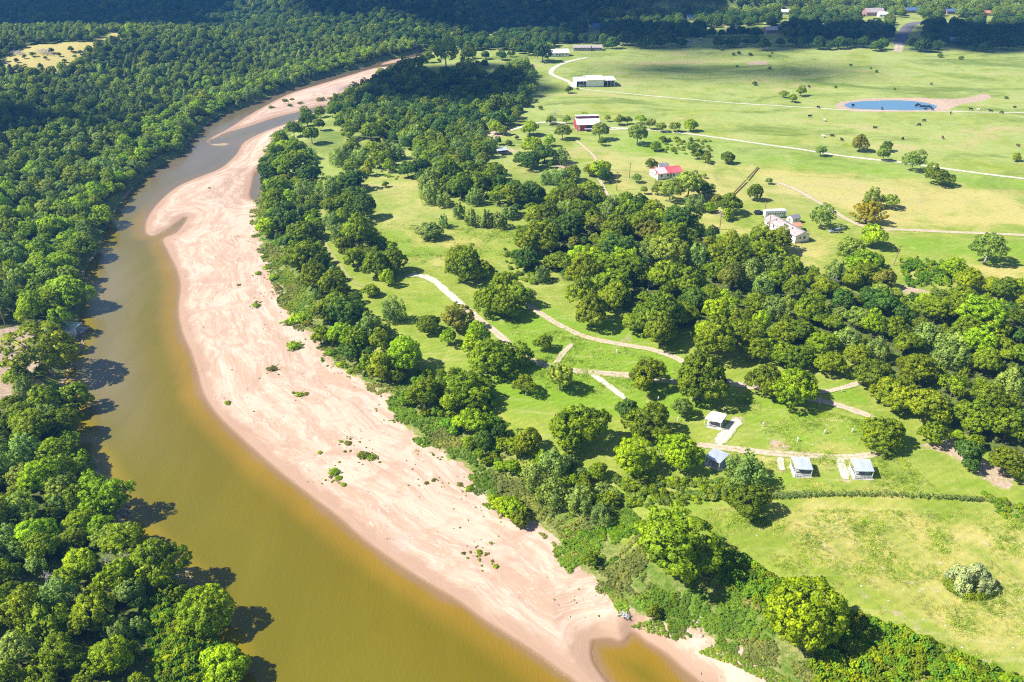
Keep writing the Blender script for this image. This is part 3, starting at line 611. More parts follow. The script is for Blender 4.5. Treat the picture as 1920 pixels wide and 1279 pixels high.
def place(kind, xyz, R, col, jit=.16, v=None, sx=1.0, tree=True):
    pr = PROTO[kind][int(rng.integers(len(PROTO[kind]))) if v is None else v]; s = R/pr['R']
    o = empty(KINDNAME[kind], xyz, rng.uniform(0, 6.283)); o.scale = (s*sx*rng.uniform(.86, 1.12), s*rng.uniform(.86, 1.12), s*rng.uniform(.86, 1.14)*(.8 if kind == 'lowmass' else 1))
    c = link(bpy.data.objects.new('crown', pr['crown']), o); t = link(bpy.data.objects.new('trunk' if kind not in ('plume', 'cane', 'bush', 'lowmass') else 'stems', pr['trunk']), o)
    k = 1+rng.uniform(-jit, jit); h = rng.uniform(-.10, .10)
    c['tint'] = [TINT[col][0]*k*(1+h), TINT[col][1]*k, TINT[col][2]*k*(1-h)]
    cat = 'shrub' if kind in ('bush', 'lowmass', 'plume', 'cane') else 'tree'
    REG.append((o, CWORD[col], NOUN[kind], np.array(xyz)+np.array([0, 0, pr['zc']*s]), cat)); TREES.append((xyz[0], xyz[1], R))
    return o
def tree_px(px, py, w, code, kind=None, v=None):
    """a tree whose crown is centred on a survey pixel and w pixels wide"""
    z = 3.0
    for k in range(3):
        d = proj(at(px, py, z))[2]; R = .5*w*d/FPX*1.0
        if kind is None: kd = {'V': 'vine', 'O': 'field', 'J': 'juniper'}.get(code) or ('big' if R > 4.4 else 'small' if R > 2.3 else 'bush' if R < 1.5 else 'small')
        else: kd = kind
        zc = PROTO[kd][0]['zc']*R/PROTO[kd][0]['R']; g_ = ground(px, py, zc); z = zc+g_[2]
    return place(kd, (g_[0], g_[1], g_[2]-.05), R, code, v=v)
# ---- trees and shrubs of the right bank, each surveyed: centre x, centre y, width, look
S = '''1262 1025 150 P;1107 1045 34 Q;1225 1146 30 Q;1405 935 92 Q;1400 876 80 V;1212 700 86 P;1315 712 108 Q;1345 640 88 P;1440 712 80 Q;1487 722 92 L;1085 790 122 P;1050 706 52 O;985 716 50 P;975 664 54 P;1018 640 40 P
1177 765 52 D;1222 790 96 Q;1186 856 84 L;1276 850 86 L;1280 762 42 O;988 828 68 P;1040 868 64 V;1003 890 60 V;1036 922 62 V;1088 932 66 V;1120 880 44 P;1132 962 50 V;958 832 50 P;962 872 44 L
1500 668 60 Q;1560 680 62 P;1612 664 60 P;1640 704 72 Q;1680 728 92 P;1662 806 88 P;1740 768 76 P;1750 812 56 P;1830 780 84 P;1890 800 80 P;1817 852 62 D;1892 868 76 P;1860 740 66 P;1900 720 60 V;1790 720 60 P;1720 690 70 P;1780 660 70 V;1850 680 60 P
757 672 66 L;655 660 46 D;712 688 56 P;797 735 72 P;872 724 96 P;846 748 54 Y;883 786 68 L;905 826 46 D;936 806 34 D;900 852 28 L;917 668 84 P;950 690 46 P;885 650 40 L;735 700 44 Q;690 680 46 P;760 745 34 G
507 316 46 D;533 313 50 P;578 321 46 D;522 348 52 P;544 369 34 L;515 372 46 P;570 356 40 V;530 390 52 D;501 422 50 L;536 417 46 D;568 433 60 P;592 428 40 P;546 451 52 D;568 486 70 P;597 502 42 D;586 520 60 P;621 531 66 P;629 566 62 P;608 579 62 P;650 587 66 D;600 627 42 P;640 627 56 L;693 616 60 V;714 635 50 P;670 632 48 P
613 353 54 V;661 337 46 D;663 361 42 D;618 382 40 P;650 380 46 P;682 390 50 D;621 414 40 V;641 406 42 P;637 438 46 V;671 435 70 P;697 444 36 P;645 459 42 P;661 481 50 P;703 494 66 P;740 491 52 P;727 521 36 L;695 539 36 P;738 580 54 V;802 602 56 P;855 598 60 B;841 630 40 L;895 627 52 L
810 340 54 V;807 361 50 V;839 327 60 P;879 321 60 P;865 348 60 Q;905 348 52 P;892 366 42 V;937 361 50 P;956 369 42 P;764 316 42 D;786 311 42 D;690 316 30 Y;722 344 15 Q;830 372 36 V;865 481 54 P;873 499 70 P;905 505 52 P;942 530 70 P;916 562 66 P;945 568 74 P;975 552 54 P
973 364 50 D;995 358 50 D;968 388 32 D;1048 329 40 V;1074 324 40 P;1066 350 50 P;1104 353 56 P;1042 369 50 P;1080 372 50 B;1111 369 40 D;1130 372 28 P;1125 313 46 L;1135 327 32 D;1106 316 30 P;1292 342 56 O;1321 353 38 Q;1305 377 42 V;1332 385 30 L;1367 382 48 Q;1364 401 26 L;1345 372 26 B
1002 401 52 P;1026 401 56 Q;1061 398 50 V;1087 396 56 P;1109 406 52 P;1146 398 56 V;1180 398 60 P;1173 372 46 P;1199 382 42 D;1226 390 42 P;1234 404 50 L;1207 412 56 P;1276 414 60 D;1120 417 50 B;1154 425 60 P;1191 428 52 P;1220 433 60 B;1008 425 56 D;1040 425 56 D;1072 428 52 D;1008 451 76 P;984 449 50 P;1077 449 34 B;984 483 56 D;1048 483 56 P;1141 449 60 P;1157 467 60 D;1263 449 60 P;1281 457 46 P;1234 451 52 P;1252 470 70 O;1212 470 52 V;1088 475 60 L;1114 486 72 L;1170 494 52 L;1141 502 62 P;1093 513 72 P;1146 526 86 P;1186 513 62 P;1093 545 72 P;1109 584 76 P;1154 555 72 P;1215 518 42 V;1252 518 82 P;1292 531 72 P;1305 486 62 V;1345 481 56 P;1380 491 72 Q;1372 521 60 B;1340 505 50 P;1425 473 60 P;1369 454 52 P;1385 465 42 P;1430 449 50 P;1412 513 62 V;1433 534 52 V;1417 563 56 P;1239 587 110 Q;1279 582 72 P;1303 560 60 D;1239 616 82 Q;1345 587 56 L;1385 595 52 P;1332 627 72 L;1385 624 60 P;1417 614 52 P;1332 555 52 P;1016 513 36 V;1200 600 60 P
1461 451 56 P;1639 441 56 L;1597 465 60 O;1618 483 62 L;1626 513 52 P;1658 521 52 B;1568 510 46 V;1600 523 50 P;1791 507 56 L;1820 523 60 Y;1863 531 52 P;1888 542 56 Q;1916 536 42 Y;1764 329 46 Q;1748 318 32 P;1908 592 44 Q;1493 539 56 P;1514 579 62 P;1456 520 52 P;1485 499 46 P;1448 491 46 V;1546 534 52 P;1533 587 56 P;1652 560 72 D;1607 595 42 O;1692 584 52 D;1754 582 62 P;1807 555 62 P;1793 574 52 P;1839 590 90 L;1865 611 62 P;1812 614 62 P;1466 619 62 P;1501 616 62 Q;1567 606 46 P;1639 611 52 L;1679 614 56 P;1580 560 44 D;1455 575 54 V;1425 650 60 P;1470 660 56 P;1540 640 60 L;1590 635 56 V;1650 655 60 V;1700 640 60 P;1740 625 60 V;1880 650 60 P;1915 660 60 P;1830 645 60 L
575 222 34 Q;571 211 26 P;525 257 30 P;532 269 36 L;555 280 42 P;580 288 28 V;521 280 26 D;524 296 42 D;550 299 46 P;568 293 32 P;630 296 32 V;646 283 36 V;660 274 36 P;674 290 36 V;699 283 42 P;721 280 46 V;743 283 36 V;711 296 42 P;655 247 36 P;694 246 42 P;660 308 42 P;730 311 26 Y
929 200 42 Q;944 221 26 L;930 239 26 L;946 243 22 P;966 219 20 P;993 238 38 L;933 263 18 D;969 257 11 D;999 268 50 L;1029 263 24 L;980 293 42 D;996 299 42 D;1021 286 46 D;1052 290 40 V;1033 307 18 D;1033 221 25 P;1063 224 16 P;936 350 44 D;965 355 50 D;1015 365 32 D;1025 330 36 V
1097 224 27 P;1163 222 26 P;1177 224 19 P;1202 221 23 L;1296 233 31 L;1129 264 19 Q;1196 250 38 O;1244 258 18 Q;1365 293 29 Q;1324 294 23 B;1330 302 13 Q;1221 305 27 Q;1234 353 26 Q;1299 274 25 O;1229 272 24 P;1308 289 20 P
755 123 28 P;763 129 36 P;788 119 30 P;803 107 24 P;714 132 22 P;719 143 30 Q;752 154 32 P;841 148 60 D;1018 100 36 D;1030 88 22 O;980 122 26 O;996 133 12 P;1133 85 11 D;1066 166 18 Q;1470 173 20 L;1487 182 20 L;1503 170 21 P;1613 270 33 B;1663 272 26 Q;1907 293 20 P;908 118 21 D;910 102 21 D;941 103 23 D;958 99 16 D;886 102 16 D;794 135 20 O'''
for q in S.replace('\n', ';').split(';'):
    a = q.split(); tree_px(float(a[0]), float(a[1]), float(a[2]), a[3])
# named individual looks
o = tree_px(1510, 1150, 150, 'Y', 'globe', 0)
for a in ((583,252,31),(550,242,28),(562,243,20),(599,232,23),(599,208,23),(622,210,18),(1194,332,19),(1208,356,15),(1219,232,19),(1240,235,22),(1266,235,21),(1125,246,29),(1055,244,31),(1139,221,12),(1320,329,9),(1442,338,13),(996,168,22),(1540,281,21),(1658,288,24),(1671,374,30)): tree_px(*a, 'O' if a[1] > 150 and a[0] > 700 else 'Q', 'field')
for a in ((835,98,52),(878,102,30),(877,130,48),(780,149,26),(1714,298,42),(1855,462,62),(1258,357,42),(1542,404,47)): tree_px(*a, 'O', 'open')
tree_px(1416, 361, 31, 'Q', 'globe', 1); tree_px(757, 668, 70, 'L', 'globe', 2); tree_px(1629, 402, 60, 'A', 'plume'); tree_px(1637, 372, 44, 'O', 'vine')
for a in ((860,396,26),(884,410,30),(831,414,25),(562,398,26),(911,409,34),(935,412,34),(953,396,30)): tree_px(*a, 'V', 'vinecol')
tree_px(807, 434, 46, 'V', 'bush', 0)
# left bank: surveyed trees at the water's edge
SL = '''386 1148 92 L globe;292 1052 112 P big;420 1246 96 L big;200 940 90 L big;150 975 70 L big;80 648 120 P open;128 545 86 L big;112 490 62 L small;170 915 60 L small;110 790 84 P big;125 835 50 P small;140 745 70 P small;60 580 70 L big;110 595 56 L small;95 420 54 L big;180 360 56 L big;190 400 50 L small;150 455 60 P big;250 1000 60 P small;170 1150 100 P big;205 1228 90 L big;75 900 80 L big;60 800 80 P big;60 1000 80 L big;40 1150 80 P big;110 1230 90 P big;150 1050 80 L big;30 700 60 P big'''
for q in SL.split(';'):
    a = q.split(); tree_px(float(a[0]), float(a[1]), float(a[2]), a[3], a[4])
# ---- woods filled in by spacing; the largest in view are single trees, the others one wood
def fill(poly, spacing, world=False, tries=30, seed=1, keep=.0):
    r = np.random.default_rng(seed); p = np.array(poly) if world else px_poly(poly); lo, hi = p.min(0), p.max(0); A = (hi-lo).prod()
    n = int(min(60000, A/spacing**2*3.2)); q = r.uniform(lo, hi, (n, 2)); q = q[inside(q[:, 0], q[:, 1], p)]
    return q
GRID = {}
def gkey(x, y): return (int(x//8), int(y//8))
for x, y, R in TREES: GRID.setdefault(gkey(x, y), []).append((x, y, R))
def free(x, y, R, k):
    i, j = gkey(x, y)
    for a in (-1, 0, 1):
        for b in (-1, 0, 1):
            for (u, v, q) in GRID.get((i+a, j+b), ()):
                if (u-x)**2+(v-y)**2 < ((R+q)*k)**2: return False
    return True
for a in ((203,1056),(82,1086),(14,1210)):
    p = ground(*a); 
    for k in (0, 3.2): GRID.setdefault(gkey(p[0], p[1]-k), []).append((p[0], p[1]-k, 3.0))
WOOD = []          # candidates x, y, R, code, kind
def grow(poly, Rlo, Rhi, codes, kinds, k=.62, world=False, seed=1, ok=None, shore=0.0, patch=False):
    r = np.random.default_rng(seed)
    Q = fill(poly, (Rlo+Rhi)*.62, world, seed=seed)
    if ok is not None: Q = Q[ok(Q[:, 0], Q[:, 1])]
    DS = seg_dist(Q[:, 0], Q[:, 1], lw, False) if shore else np.full(len(Q), 99.0)
    for (x, y), ds_ in zip(Q, DS):
        R = r.uniform(Rlo, Rhi)
        if ds_ > R*shore+.2 and free(x, y, R, k):
            GRID.setdefault(gkey(x, y), []).append((x, y, R)); i = int(r.integers(len(codes)))
            if patch: i = int(np.clip((vnoise(np.array([x/38]), np.array([y/38]), 61)[0]*.75+r.uniform(0, .35)-.05)*len(codes), 0, len(codes)-1))
            WOOD.append((x, y, R, codes[i], kinds[int(r.integers(len(kinds)))]))
# right-bank woods
grow([(492,300),(520,250),(560,268),(590,300),(598,420),(604,470),(640,530),(690,590),(745,650),(730,690),(690,670),(630,610),(570,520),(540,470),(505,430),(495,370)], 1.3, 2.6, 'PDQPLV', ['small', 'small', 'bush', 'big'], .62, seed=8)
grow([(605,345),(660,330),(690,380),(695,430),(745,480),(725,535),(690,520),(655,480),(630,440),(608,390)], 1.3, 2.4, 'PDVPL', ['small', 'bush', 'vine'], .62, seed=18)
grow([(770,690),(830,700),(900,690),(930,760),(930,850),(960,880),(900,850),(840,790),(790,760)], 1.0, 1.9, 'LPGP', ['bush', 'small'], .62, seed=19)
grow([(990,395),(1120,380),(1290,410),(1350,460),(1440,440),(1480,500),(1560,520),(1640,480),(1680,560),(1920,570),(1990,620),(1990,920),(1900,900),(1860,860),(1760,820),(1700,780),(1640,760),(1620,700),(1540,690),(1500,700),(1460,690),(1380,660),(1330,660),(1240,640),(1220,560),(1120,600),(1060,520),(990,500)], 1.6, 3.3, 'PPPQVLOD', ['big', 'small', 'vine', 'small'], .86, seed=5)
grow([(620,192),(700,152),(760,126),(820,150),(900,148),(975,150),(985,185),(960,235),(900,250),(905,268),(930,290),(900,300),(935,335),(940,350),(890,375),(800,372),(785,340),(780,290),(740,270),(690,255),(640,245)], 3.2, 5.2, 'DDQPPV', ['big', 'small', 'big'], .60, seed=6)
grow([(1000,860),(1060,850),(1110,890),(1150,910),(1150,950),(1100,950),(1030,930)], 1.3, 2.2, 'PLV', ['bush', 'vine', 'small'], .6, seed=9)
grow([(930,140),(985,118),(1000,140),(990,180),(955,185)], 2.8, 4.5, 'VOPQ', ['big', 'vine'], .6, seed=10)
# left bank
lefts = lambda x, y: True
wl = [(p[0]-2.6, p[1]) for p in lw if p[1] < 760]
camp = px_poly([(-60,620),(50,600),(80,640),(60,700),(110,725),(30,740),(-60,800)], 0)
dockp = px_poly([(85,598),(150,596),(158,640),(150,700),(110,700),(120,640),(86,620)], -2)
weeds = px_poly([(250,1105),(300,1130),(345,1112),(425,1185),(455,1290),(470,1400),(270,1400),(280,1290),(270,1190)], -2)
def left_ok(x, y): return inside(x, y, LEFT_LAND) & ~(inside(x, y, weeds) | inside(x, y, camp) | inside(x, y, dockp) | inside(x, y, clear))
edge = [(p[0]-1.5, p[1]) for p in lw if 60 < p[1] < 760]
band = np.array(edge + [(p[0]-13-.02*p[1], p[1]+2) for p in lw if 60 < p[1] < 760][::-1])
grow(band, 3.0, 4.9, 'LLPLOVP', ['big', 'big', 'small'], .52, True, 11, left_ok, .75)
near_l = np.array(edge[:] + [(-560, 760), (-560, 60)])
nl2 = near_l[[True]*len(near_l)]
grow(nl2, 1.9, 4.6, 'DQQPPVPOLL', ['big', 'small', 'vine', 'small'], .58, True, 12, lambda x, y: (y < 360) & left_ok(x, y), .8, True)
grow(nl2, 1.9, 4.2, 'DJQJQPPOVL', ['small', 'big', 'small', 'small', 'globe', 'juniper'], .60, True, 13, lambda x, y: (y >= 360) & left_ok(x, y), .8, True)
# far woods across the river and behind the pasture
def far_ok(x, y): return inside(x, y, LEFT_LAND)
grow([[-900, 760], [-330, 742], [-190, 735], [-60, 760], [60, 900], [330, 1130], [330, 1500], [-150, 1500], [-170, 1075], [-900, 1060]], 3.6, 5.4, 'DDQPD', ['big', 'small', 'big'], .66, True, 14, far_ok)
def tr_ok(x, y):
    px_, py_, _ = proj(np.stack([x, y, x*0], -1)); r_ = ~((px_ > 1670) & (px_ < 1735) & (py_ > 38))
    for (a, b, w, h) in ((1375,60,60,8),(1415,57,28,8),(1540,55,12,6),(1795,42,40,6),(1720,55,16,8)): r_ &= ~((abs(px_-a) < w) & (abs(py_-b) < h))
    for (a, b, w) in ((1113,57,18),(1290,38,14),(1447,60,22),(1305,78,24),(1635,29,28),(1708,25,16),(1783,83,16),(1782,27,14),(1472,28,13),(1853,30,11),(1045,104,26),(1088,95,34)): r_ &= ~((abs(px_-a) < w) & (py_ > b-5) & (py_ < b+24))
    return r_
pale = [at(940, 112)[0], at(940, 112)[1]]
grow([(800,92),(870,82),(950,72),(1030,60),(1130,50),(1140,70),(1110,84),(1060,80),(1030,92),(990,104),(930,92),(870,96),(840,92)], 4.0, 5.6, 'DDQ', ['big', 'globe'], .62, seed=15, ok=tr_ok)
ROWS = []
for i in range(46):
    x = 1136+i*17.4+rng.uniform(-4, 4)
    if 1672 < x < 1700 or abs(x-1305) < 20 or abs(x-1447) < 12 or abs(x-1783) < 12: continue
    ROWS.append((x, 75+rng.uniform(-3, 5)+.010*(x-1136), rng.uniform(19, 28)))
for a in ROWS: tree_px(*a, 'D', 'globe' if rng.uniform() < .4 else 'big')
for x, y, R in TREES[-len(ROWS):]: GRID.setdefault(gkey(x, y), []).append((x, y, R))
grow([(1130,72),(1150,45),(1300,36),(1500,34),(1700,40),(1990,44),(1990,84),(1700,86),(1690,78),(1400,70),(1250,72)], 4.2, 5.8, 'DDDQ', ['globe', 'big'], .72, seed=16, ok=tr_ok)
grow([[60, 930], [330, 940], [760, 935], [1300, 930], [1500, 1550], [200, 1550]], 3.8, 6.0, 'OPPQV', ['big', 'small', 'open'], .66, True, 17, tr_ok)
# small shrubs dotted over the pasture
for a in ((1353,93,7),(1375,102,8),(1385,100,8),(1407,102,8),(1443,105,6),(1447,99,5),(1382,124,6),(1443,128,7),(1415,157,9),(1517,162,6),(1567,163,6),(1633,128,5),(1643,134,6),(1595,122,6),(1677,167,5),(1763,105,10),(1802,109,10),(1887,183,7),(990,197,11),(1013,202,9),(1004,189,9),(954,269,13),(1083,166,5),(1902,200,6),(1746,157,5)): tree_px(*a, 'Q', 'bush')
# individuals: the largest of the woods as seen in the photo; the rest becomes one wood each
W = [w for w in WOOD]; sc_px = []
for w in W:
    z = hz(w[0], w[1])+4; u, v, d = proj((w[0], w[1], z)); vis = -60 < u < 1980 and -40 < v < 1340
    sc_px.append(w[2]*FPX/d if vis else -1)
order = np.argsort(sc_px)[::-1]; single = set(order[:250].tolist())
single = {i for i in single if sc_px[i] > 12}
STUFF = {}; WX = np.array([w[0] for w in W]); WY = np.array([w[1] for w in W]); WLEFT = inside(WX, WY, LEFT_LAND)
for i, w in enumerate(W):
    if sc_px[i] < 0 and w[1] < 700 and not (-400 < w[0] < 400): continue
    kd = w[4]
    if w[3] == 'V' and kd == 'big': kd = 'vine'
    if i in single: place(kd, (w[0], w[1], hz(w[0], w[1])-.1), w[2], w[3])
    else: STUFF.setdefault('woodland' if not WLEFT[i] else ('hillside_forest' if w[1] < 745 else 'far_forest'), []).append((w[0], w[1], w[2], w[3], kd))
# ---- one object per mass: points that carry instances
def scatter(name, items, label, zoff=-.1):
    col = bpy.data.collections.new(name+'_sources'); names = []
    for kd in sorted({i[4] for i in items}):
        for vi, pr in enumerate(PROTO[kd]):
            nm = f'{name}_{kd}_{vi}'; ob = bpy.data.objects.new(nm, pr['crown']); col.objects.link(ob); names.append((nm, kd, vi))
    names.sort(); ind = {}
    for k, (nm, kd, vi) in enumerate(names): ind.setdefault(kd, []).append((k, PROTO[kd][vi]['R']))
    n = len(items); P = np.array([(i[0], i[1], 0) for i in items], float); P[:, 2] = hzs(P[:, 0], P[:, 1])+zoff
    me = bpy.data.meshes.new(name); me.from_pydata(P.tolist(), [], []); pi = []; sc = []; tn = []
    for it in items:
        k, R0 = ind[it[4]][int(rng.integers(len(ind[it[4]])))]; pi.append(k); s = it[2]/R0; sc.append((s, s*rng.uniform(.9, 1.1), s*rng.uniform(.85, 1.12)))
        j = 1+rng.uniform(-.18, .18); h = rng.uniform(-.1, .1); t = TINT[it[3]]; tn.append((t[0]*j*(1+h), t[1]*j, t[2]*j*(1-h)))
    me.attributes.new('pidx', 'INT', 'POINT').data.foreach_set('value', np.array(pi, np.int32))
    me.attributes.new('scl', 'FLOAT_VECTOR', 'POINT').data.foreach_set('vector', np.array(sc, np.float32).ravel())
    me.attributes.new('tint', 'FLOAT_VECTOR', 'POINT').data.foreach_set('vector', np.array(tn, np.float32).ravel())
    ro = np.zeros((n, 3), np.float32); ro[:, 2] = rng.uniform(0, 6.283, n); me.attributes.new('rot', 'FLOAT_VECTOR', 'POINT').data.foreach_set('vector', ro.ravel())
    o = link(bpy.data.objects.new(name, me)); tag(o, label, None, None, 'stuff')
    ng = bpy.data.node_groups.new(name+'_spread', 'GeometryNodeTree'); ng.interface.new_socket('Geometry', in_out='INPUT', socket_type='NodeSocketGeometry'); ng.interface.new_socket('Geometry', in_out='OUTPUT', socket_type='NodeSocketGeometry')
    gi = ng.nodes.new('NodeGroupInput'); go = ng.nodes.new('NodeGroupOutput'); mp_ = ng.nodes.new('GeometryNodeMeshToPoints'); ip = ng.nodes.new('GeometryNodeInstanceOnPoints'); ci = ng.nodes.new('GeometryNodeCollectionInfo')
    ci.inputs['Collection'].default_value = col; ci.inputs['Separate Children'].default_value = True; ci.inputs['Reset Children'].default_value = True; ip.inputs['Pick Instance'].default_value = True
    def na(nm, t):
        q = ng.nodes.new('GeometryNodeInputNamedAttribute'); q.data_type = t; q.inputs['Name'].default_value = nm; return next(s for s in q.outputs if s.enabled and s.name == 'Attribute')
    l = ng.links.new; l(gi.outputs[0], mp_.inputs[0]); l(mp_.outputs[0], ip.inputs['Points']); l(ci.outputs[0], ip.inputs['Instance'])
    l(na('pidx', 'INT'), ip.inputs['Instance Index']); l(na('rot', 'FLOAT_VECTOR'), ip.inputs['Rotation']); l(na('scl', 'FLOAT_VECTOR'), ip.inputs['Scale']); l(ip.outputs[0], go.inputs[0])
    md = o.modifiers.new('spread', 'NODES'); md.node_group = ng
    return o
LAB = dict(woodland='dense mixed woodland filling in between the single trees of the right bank', hillside_forest='dense dark forest on the hillside left of the river', far_forest='distant dark forest on the far hills beyond the river bend')
for k, it in STUFF.items(): scatter(k, it, LAB[k])
TINT.update(g=(.27, .41, .05), l=(.38, .45, .06), o=(.40, .41, .12))
# bank plants: low leafy cover between the sand and the trees
items = []; r = np.random.default_rng(44); n_ = 60000; sl_ = np.linalg.norm(np.diff(se, axis=0), axis=1); sm_ = (se[:-1]+se[1:])/2; sp_ = sl_*((sm_[:, 1] > 60) & (sm_[:, 1] < 620))*(150/np.maximum(sm_[:, 1], 60))**1.6; sp_ /= sp_.sum()
i_ = r.choice(len(sl_), n_, p=sp_); t_ = r.uniform(size=(n_, 1)); p_ = se[i_]*(1-t_)+se[i_+1]*t_; e_ = se[i_+1]-se[i_]; L_ = np.linalg.norm(e_, axis=1); e_ /= L_[:, None]
off = r.uniform(-2.2, np.where(p_[:, 1] < 175, 19, np.where(p_[:, 1] < 260, 10, 7))); q_ = p_ + np.stack([e_[:, 1], -e_[:, 0]], 1)*off[:, None]
ok_ = (p_[:, 1] > 60) & (p_[:, 1] < 620) & (fbm(q_[:, 0]/5, q_[:, 1]/5, 3, 8) > np.where(off < 1.5, .56, .30)); cc = (fbm(q_[:, 0]/14, q_[:, 1]/14, 2, 12)*5.2).astype(int) % 5
for k in np.nonzero(ok_)[0]:
    if free(q_[k, 0], q_[k, 1], .1, .62): items.append((q_[k, 0], q_[k, 1], r.uniform(.16, .34)*(1.7 if r.uniform() < .06 else 1), 'glogo'[cc[k]] if r.uniform() < .9 else 'P', 'lowmass' if r.uniform() < .9 else 'cane'))
scatter('bank_plants', items, 'low leafy ground cover along the edge of the sand', 0.0)
# scrub on the lower right bank and below the vine mound
items = []
def scrub(poly, n, Rlo, Rhi, codes, kinds, seed):
    r = np.random.default_rng(seed); p = px_poly(poly, -1); lo, hi = p.min(0), p.max(0); q = r.uniform(lo, hi, (n*3, 2)); q = q[inside(q[:, 0], q[:, 1], p)][:n]
    for x, y in q: items.append((x, y, r.uniform(Rlo, Rhi), codes[int(r.integers(len(codes)))], kinds[int(r.integers(len(kinds)))]))
scrub([(1325,1030),(1380,1045),(1470,1100),(1440,1140),(1360,1095)], 240, .5, 1.1, 'GGLP', ['lowmass', 'bush', 'cane'], 1)
scrub([(1570,1150),(1640,1170),(1760,1215),(1920,1285),(1990,1330),(1560,1330),(1520,1240)], 900, .5, 1.2, 'GGLPPY', ['lowmass', 'bush', 'cane'], 2)
scrub([(1680,490),(1780,500),(1780,545),(1700,545)], 200, .6, 1.2, 'GGL', ['cane'], 3)
scrub([(1150,900),(1380,905),(1360,940),(1180,960)], 260, .4, 1.0, 'OLPV', ['lowmass', 'bush'], 4)
scrub([(1250,265),(1340,270),(1330,300),(1240,290)], 80, .6, 1.4, 'LOP', ['lowmass', 'bush'], 5)
scrub([(1840,930),(1920,950),(1990,990),(1880,980)], 60, .4, .9, 'OLG', ['lowmass'], 6)
scrub([(1180,985),(1300,960),(1200,1000),(1150,1010),(1040,985),(1100,990)], 200, .3, .8, 'GGL', ['lowmass'], 7)
scrub([(940,470),(1050,490),(1030,540),(960,530)], 160, .4, 1.0, 'OLV', ['lowmass', 'bush'], 8)
scrub([(700,330),(760,300),(800,330),(740,345)], 60, .4, 1.0, 'OL', ['lowmass'], 9)
scrub([(260,1110),(340,1120),(430,1200),(440,1290),(300,1290),(270,1190)], 600, .4, 1.0, 'LGY', ['lowmass', 'bush', 'cane'], 10)
scrub([(1118,1075),(1140,1088),(1175,1115),(1182,1140),(1165,1142),(1150,1115)], 420, .16, .32, 'lg', ['lowmass'], 11)
scrub([(1313,1207),(1345,1196),(1400,1220),(1480,1262),(1520,1300),(1440,1264),(1370,1228)], 900, .16, .34, 'lgl', ['lowmass'], 12)
scrub([(1036,1006),(1078,1032),(1072,1060),(1044,1040)], 260, .16, .32, 'lg', ['lowmass'], 13)
scrub([(1180,1150),(1240,1150),(1300,1180),(1270,1185)], 160, .18, .4, 'gl', ['lowmass'], 14)
scatter('scrub', items, 'rough green scrub and weeds growing between the trees and the field', 0.0)
# ragged seedlings and grass on the sand
items = []; r = np.random.default_rng(71); q = r.uniform((-150, 85), (90, 430), (26000, 2)); q = q[inside(q[:, 0], q[:, 1], SANDBAR)]
ds_ = seg_dist(q[:, 0], q[:, 1], se, False); f_ = fbm(q[:, 0]/6, q[:, 1]/6, 3, 19); m_ = (f_ > .60+.004*ds_) & (hzs(q[:, 0], q[:, 1]) > WL+.5) & (r.uniform(size=len(q)) < np.where(ds_ < 9, .8, .10))
for x, y in q[m_]: items.append((x, y, r.uniform(.08, .26), 'loP'[int(r.integers(3))], 'lowmass'))
for a in ((552,648),(511,691),(562,740),(653,830),(690,855),(628,888),(880,916),(950,950),(898,1035),(560,600),(480,572),(513,520),(620,662),(640,684),(520,545),(540,192),(601,186)):
    p = at(a[0], a[1], -3.3)
    for k in range(26): items.append((p[0]+r.normal()*1.5, p[1]+r.normal()*1.9, abs(r.normal())*.16+.09, 'loP'[int(r.integers(3))], 'lowmass'))
scatter('sand_seedlings', items, 'ragged weeds and seedlings sprouting on the sandbar', 0.0)
# grass tufts of the near field
gm = []
r = np.random.default_rng(3); tuft = MB()
for k in range(9):
    a = r.uniform(0, 6.283); x, y = r.normal(size=2)*.10; l = r.uniform(.12, .3); w = .03
    tuft.add([(x-w*math.sin(a), y+w*math.cos(a), 0), (x+w*math.sin(a), y-w*math.cos(a), 0), (x+math.cos(a)*l*.5, y+math.sin(a)*l*.5, l)], [(0, 1, 2)])
tm = bpy.data.meshes.new('tuft'); tm.from_pydata(tuft.v, [], tuft.f); tm.update(); tm.materials.append(M_leaf)
av = tm.attributes.new('var', 'FLOAT', 'POINT'); av.data.foreach_set('value', r.uniform(.2, .9, len(tuft.v)).astype(np.float32))
PROTO['tuft'] = [dict(crown=tm, R=.2)]
TINT['t'] = (.33, .42, .06); TINT['d'] = (.50, .47, .17)
items = []
for poly, n in (([(1320,950),(1990,960),(1990,1310),(1880,1280),(1560,1100),(1340,1020)], 9000), ([(1380,740),(1620,790),(1760,920),(1420,925),(1360,850)], 7000), ([(930,560),(1300,700),(1230,770),(1000,720)], 5000), ([(700,420),(980,430),(930,520),(760,520)], 5000)):
    p = px_poly(poly); lo, hi = p.min(0), p.max(0); q = r.uniform(lo, hi, (n*2, 2)); q = q[inside(q[:, 0], q[:, 1], p)][:n]
    f = fbm(q[:, 0]/7, q[:, 1]/7, 3, 51)
    for (x, y), ff in zip(q, f):
        if ff > .42: items.append((x, y, r.uniform(.12, .34)*(1.6 if ff > .6 else 1), 'd' if ff < .5 else 't', 'tuft'))
scatter('field_grass', items, 'tufts of short meadow grass across the fields', 0.0)
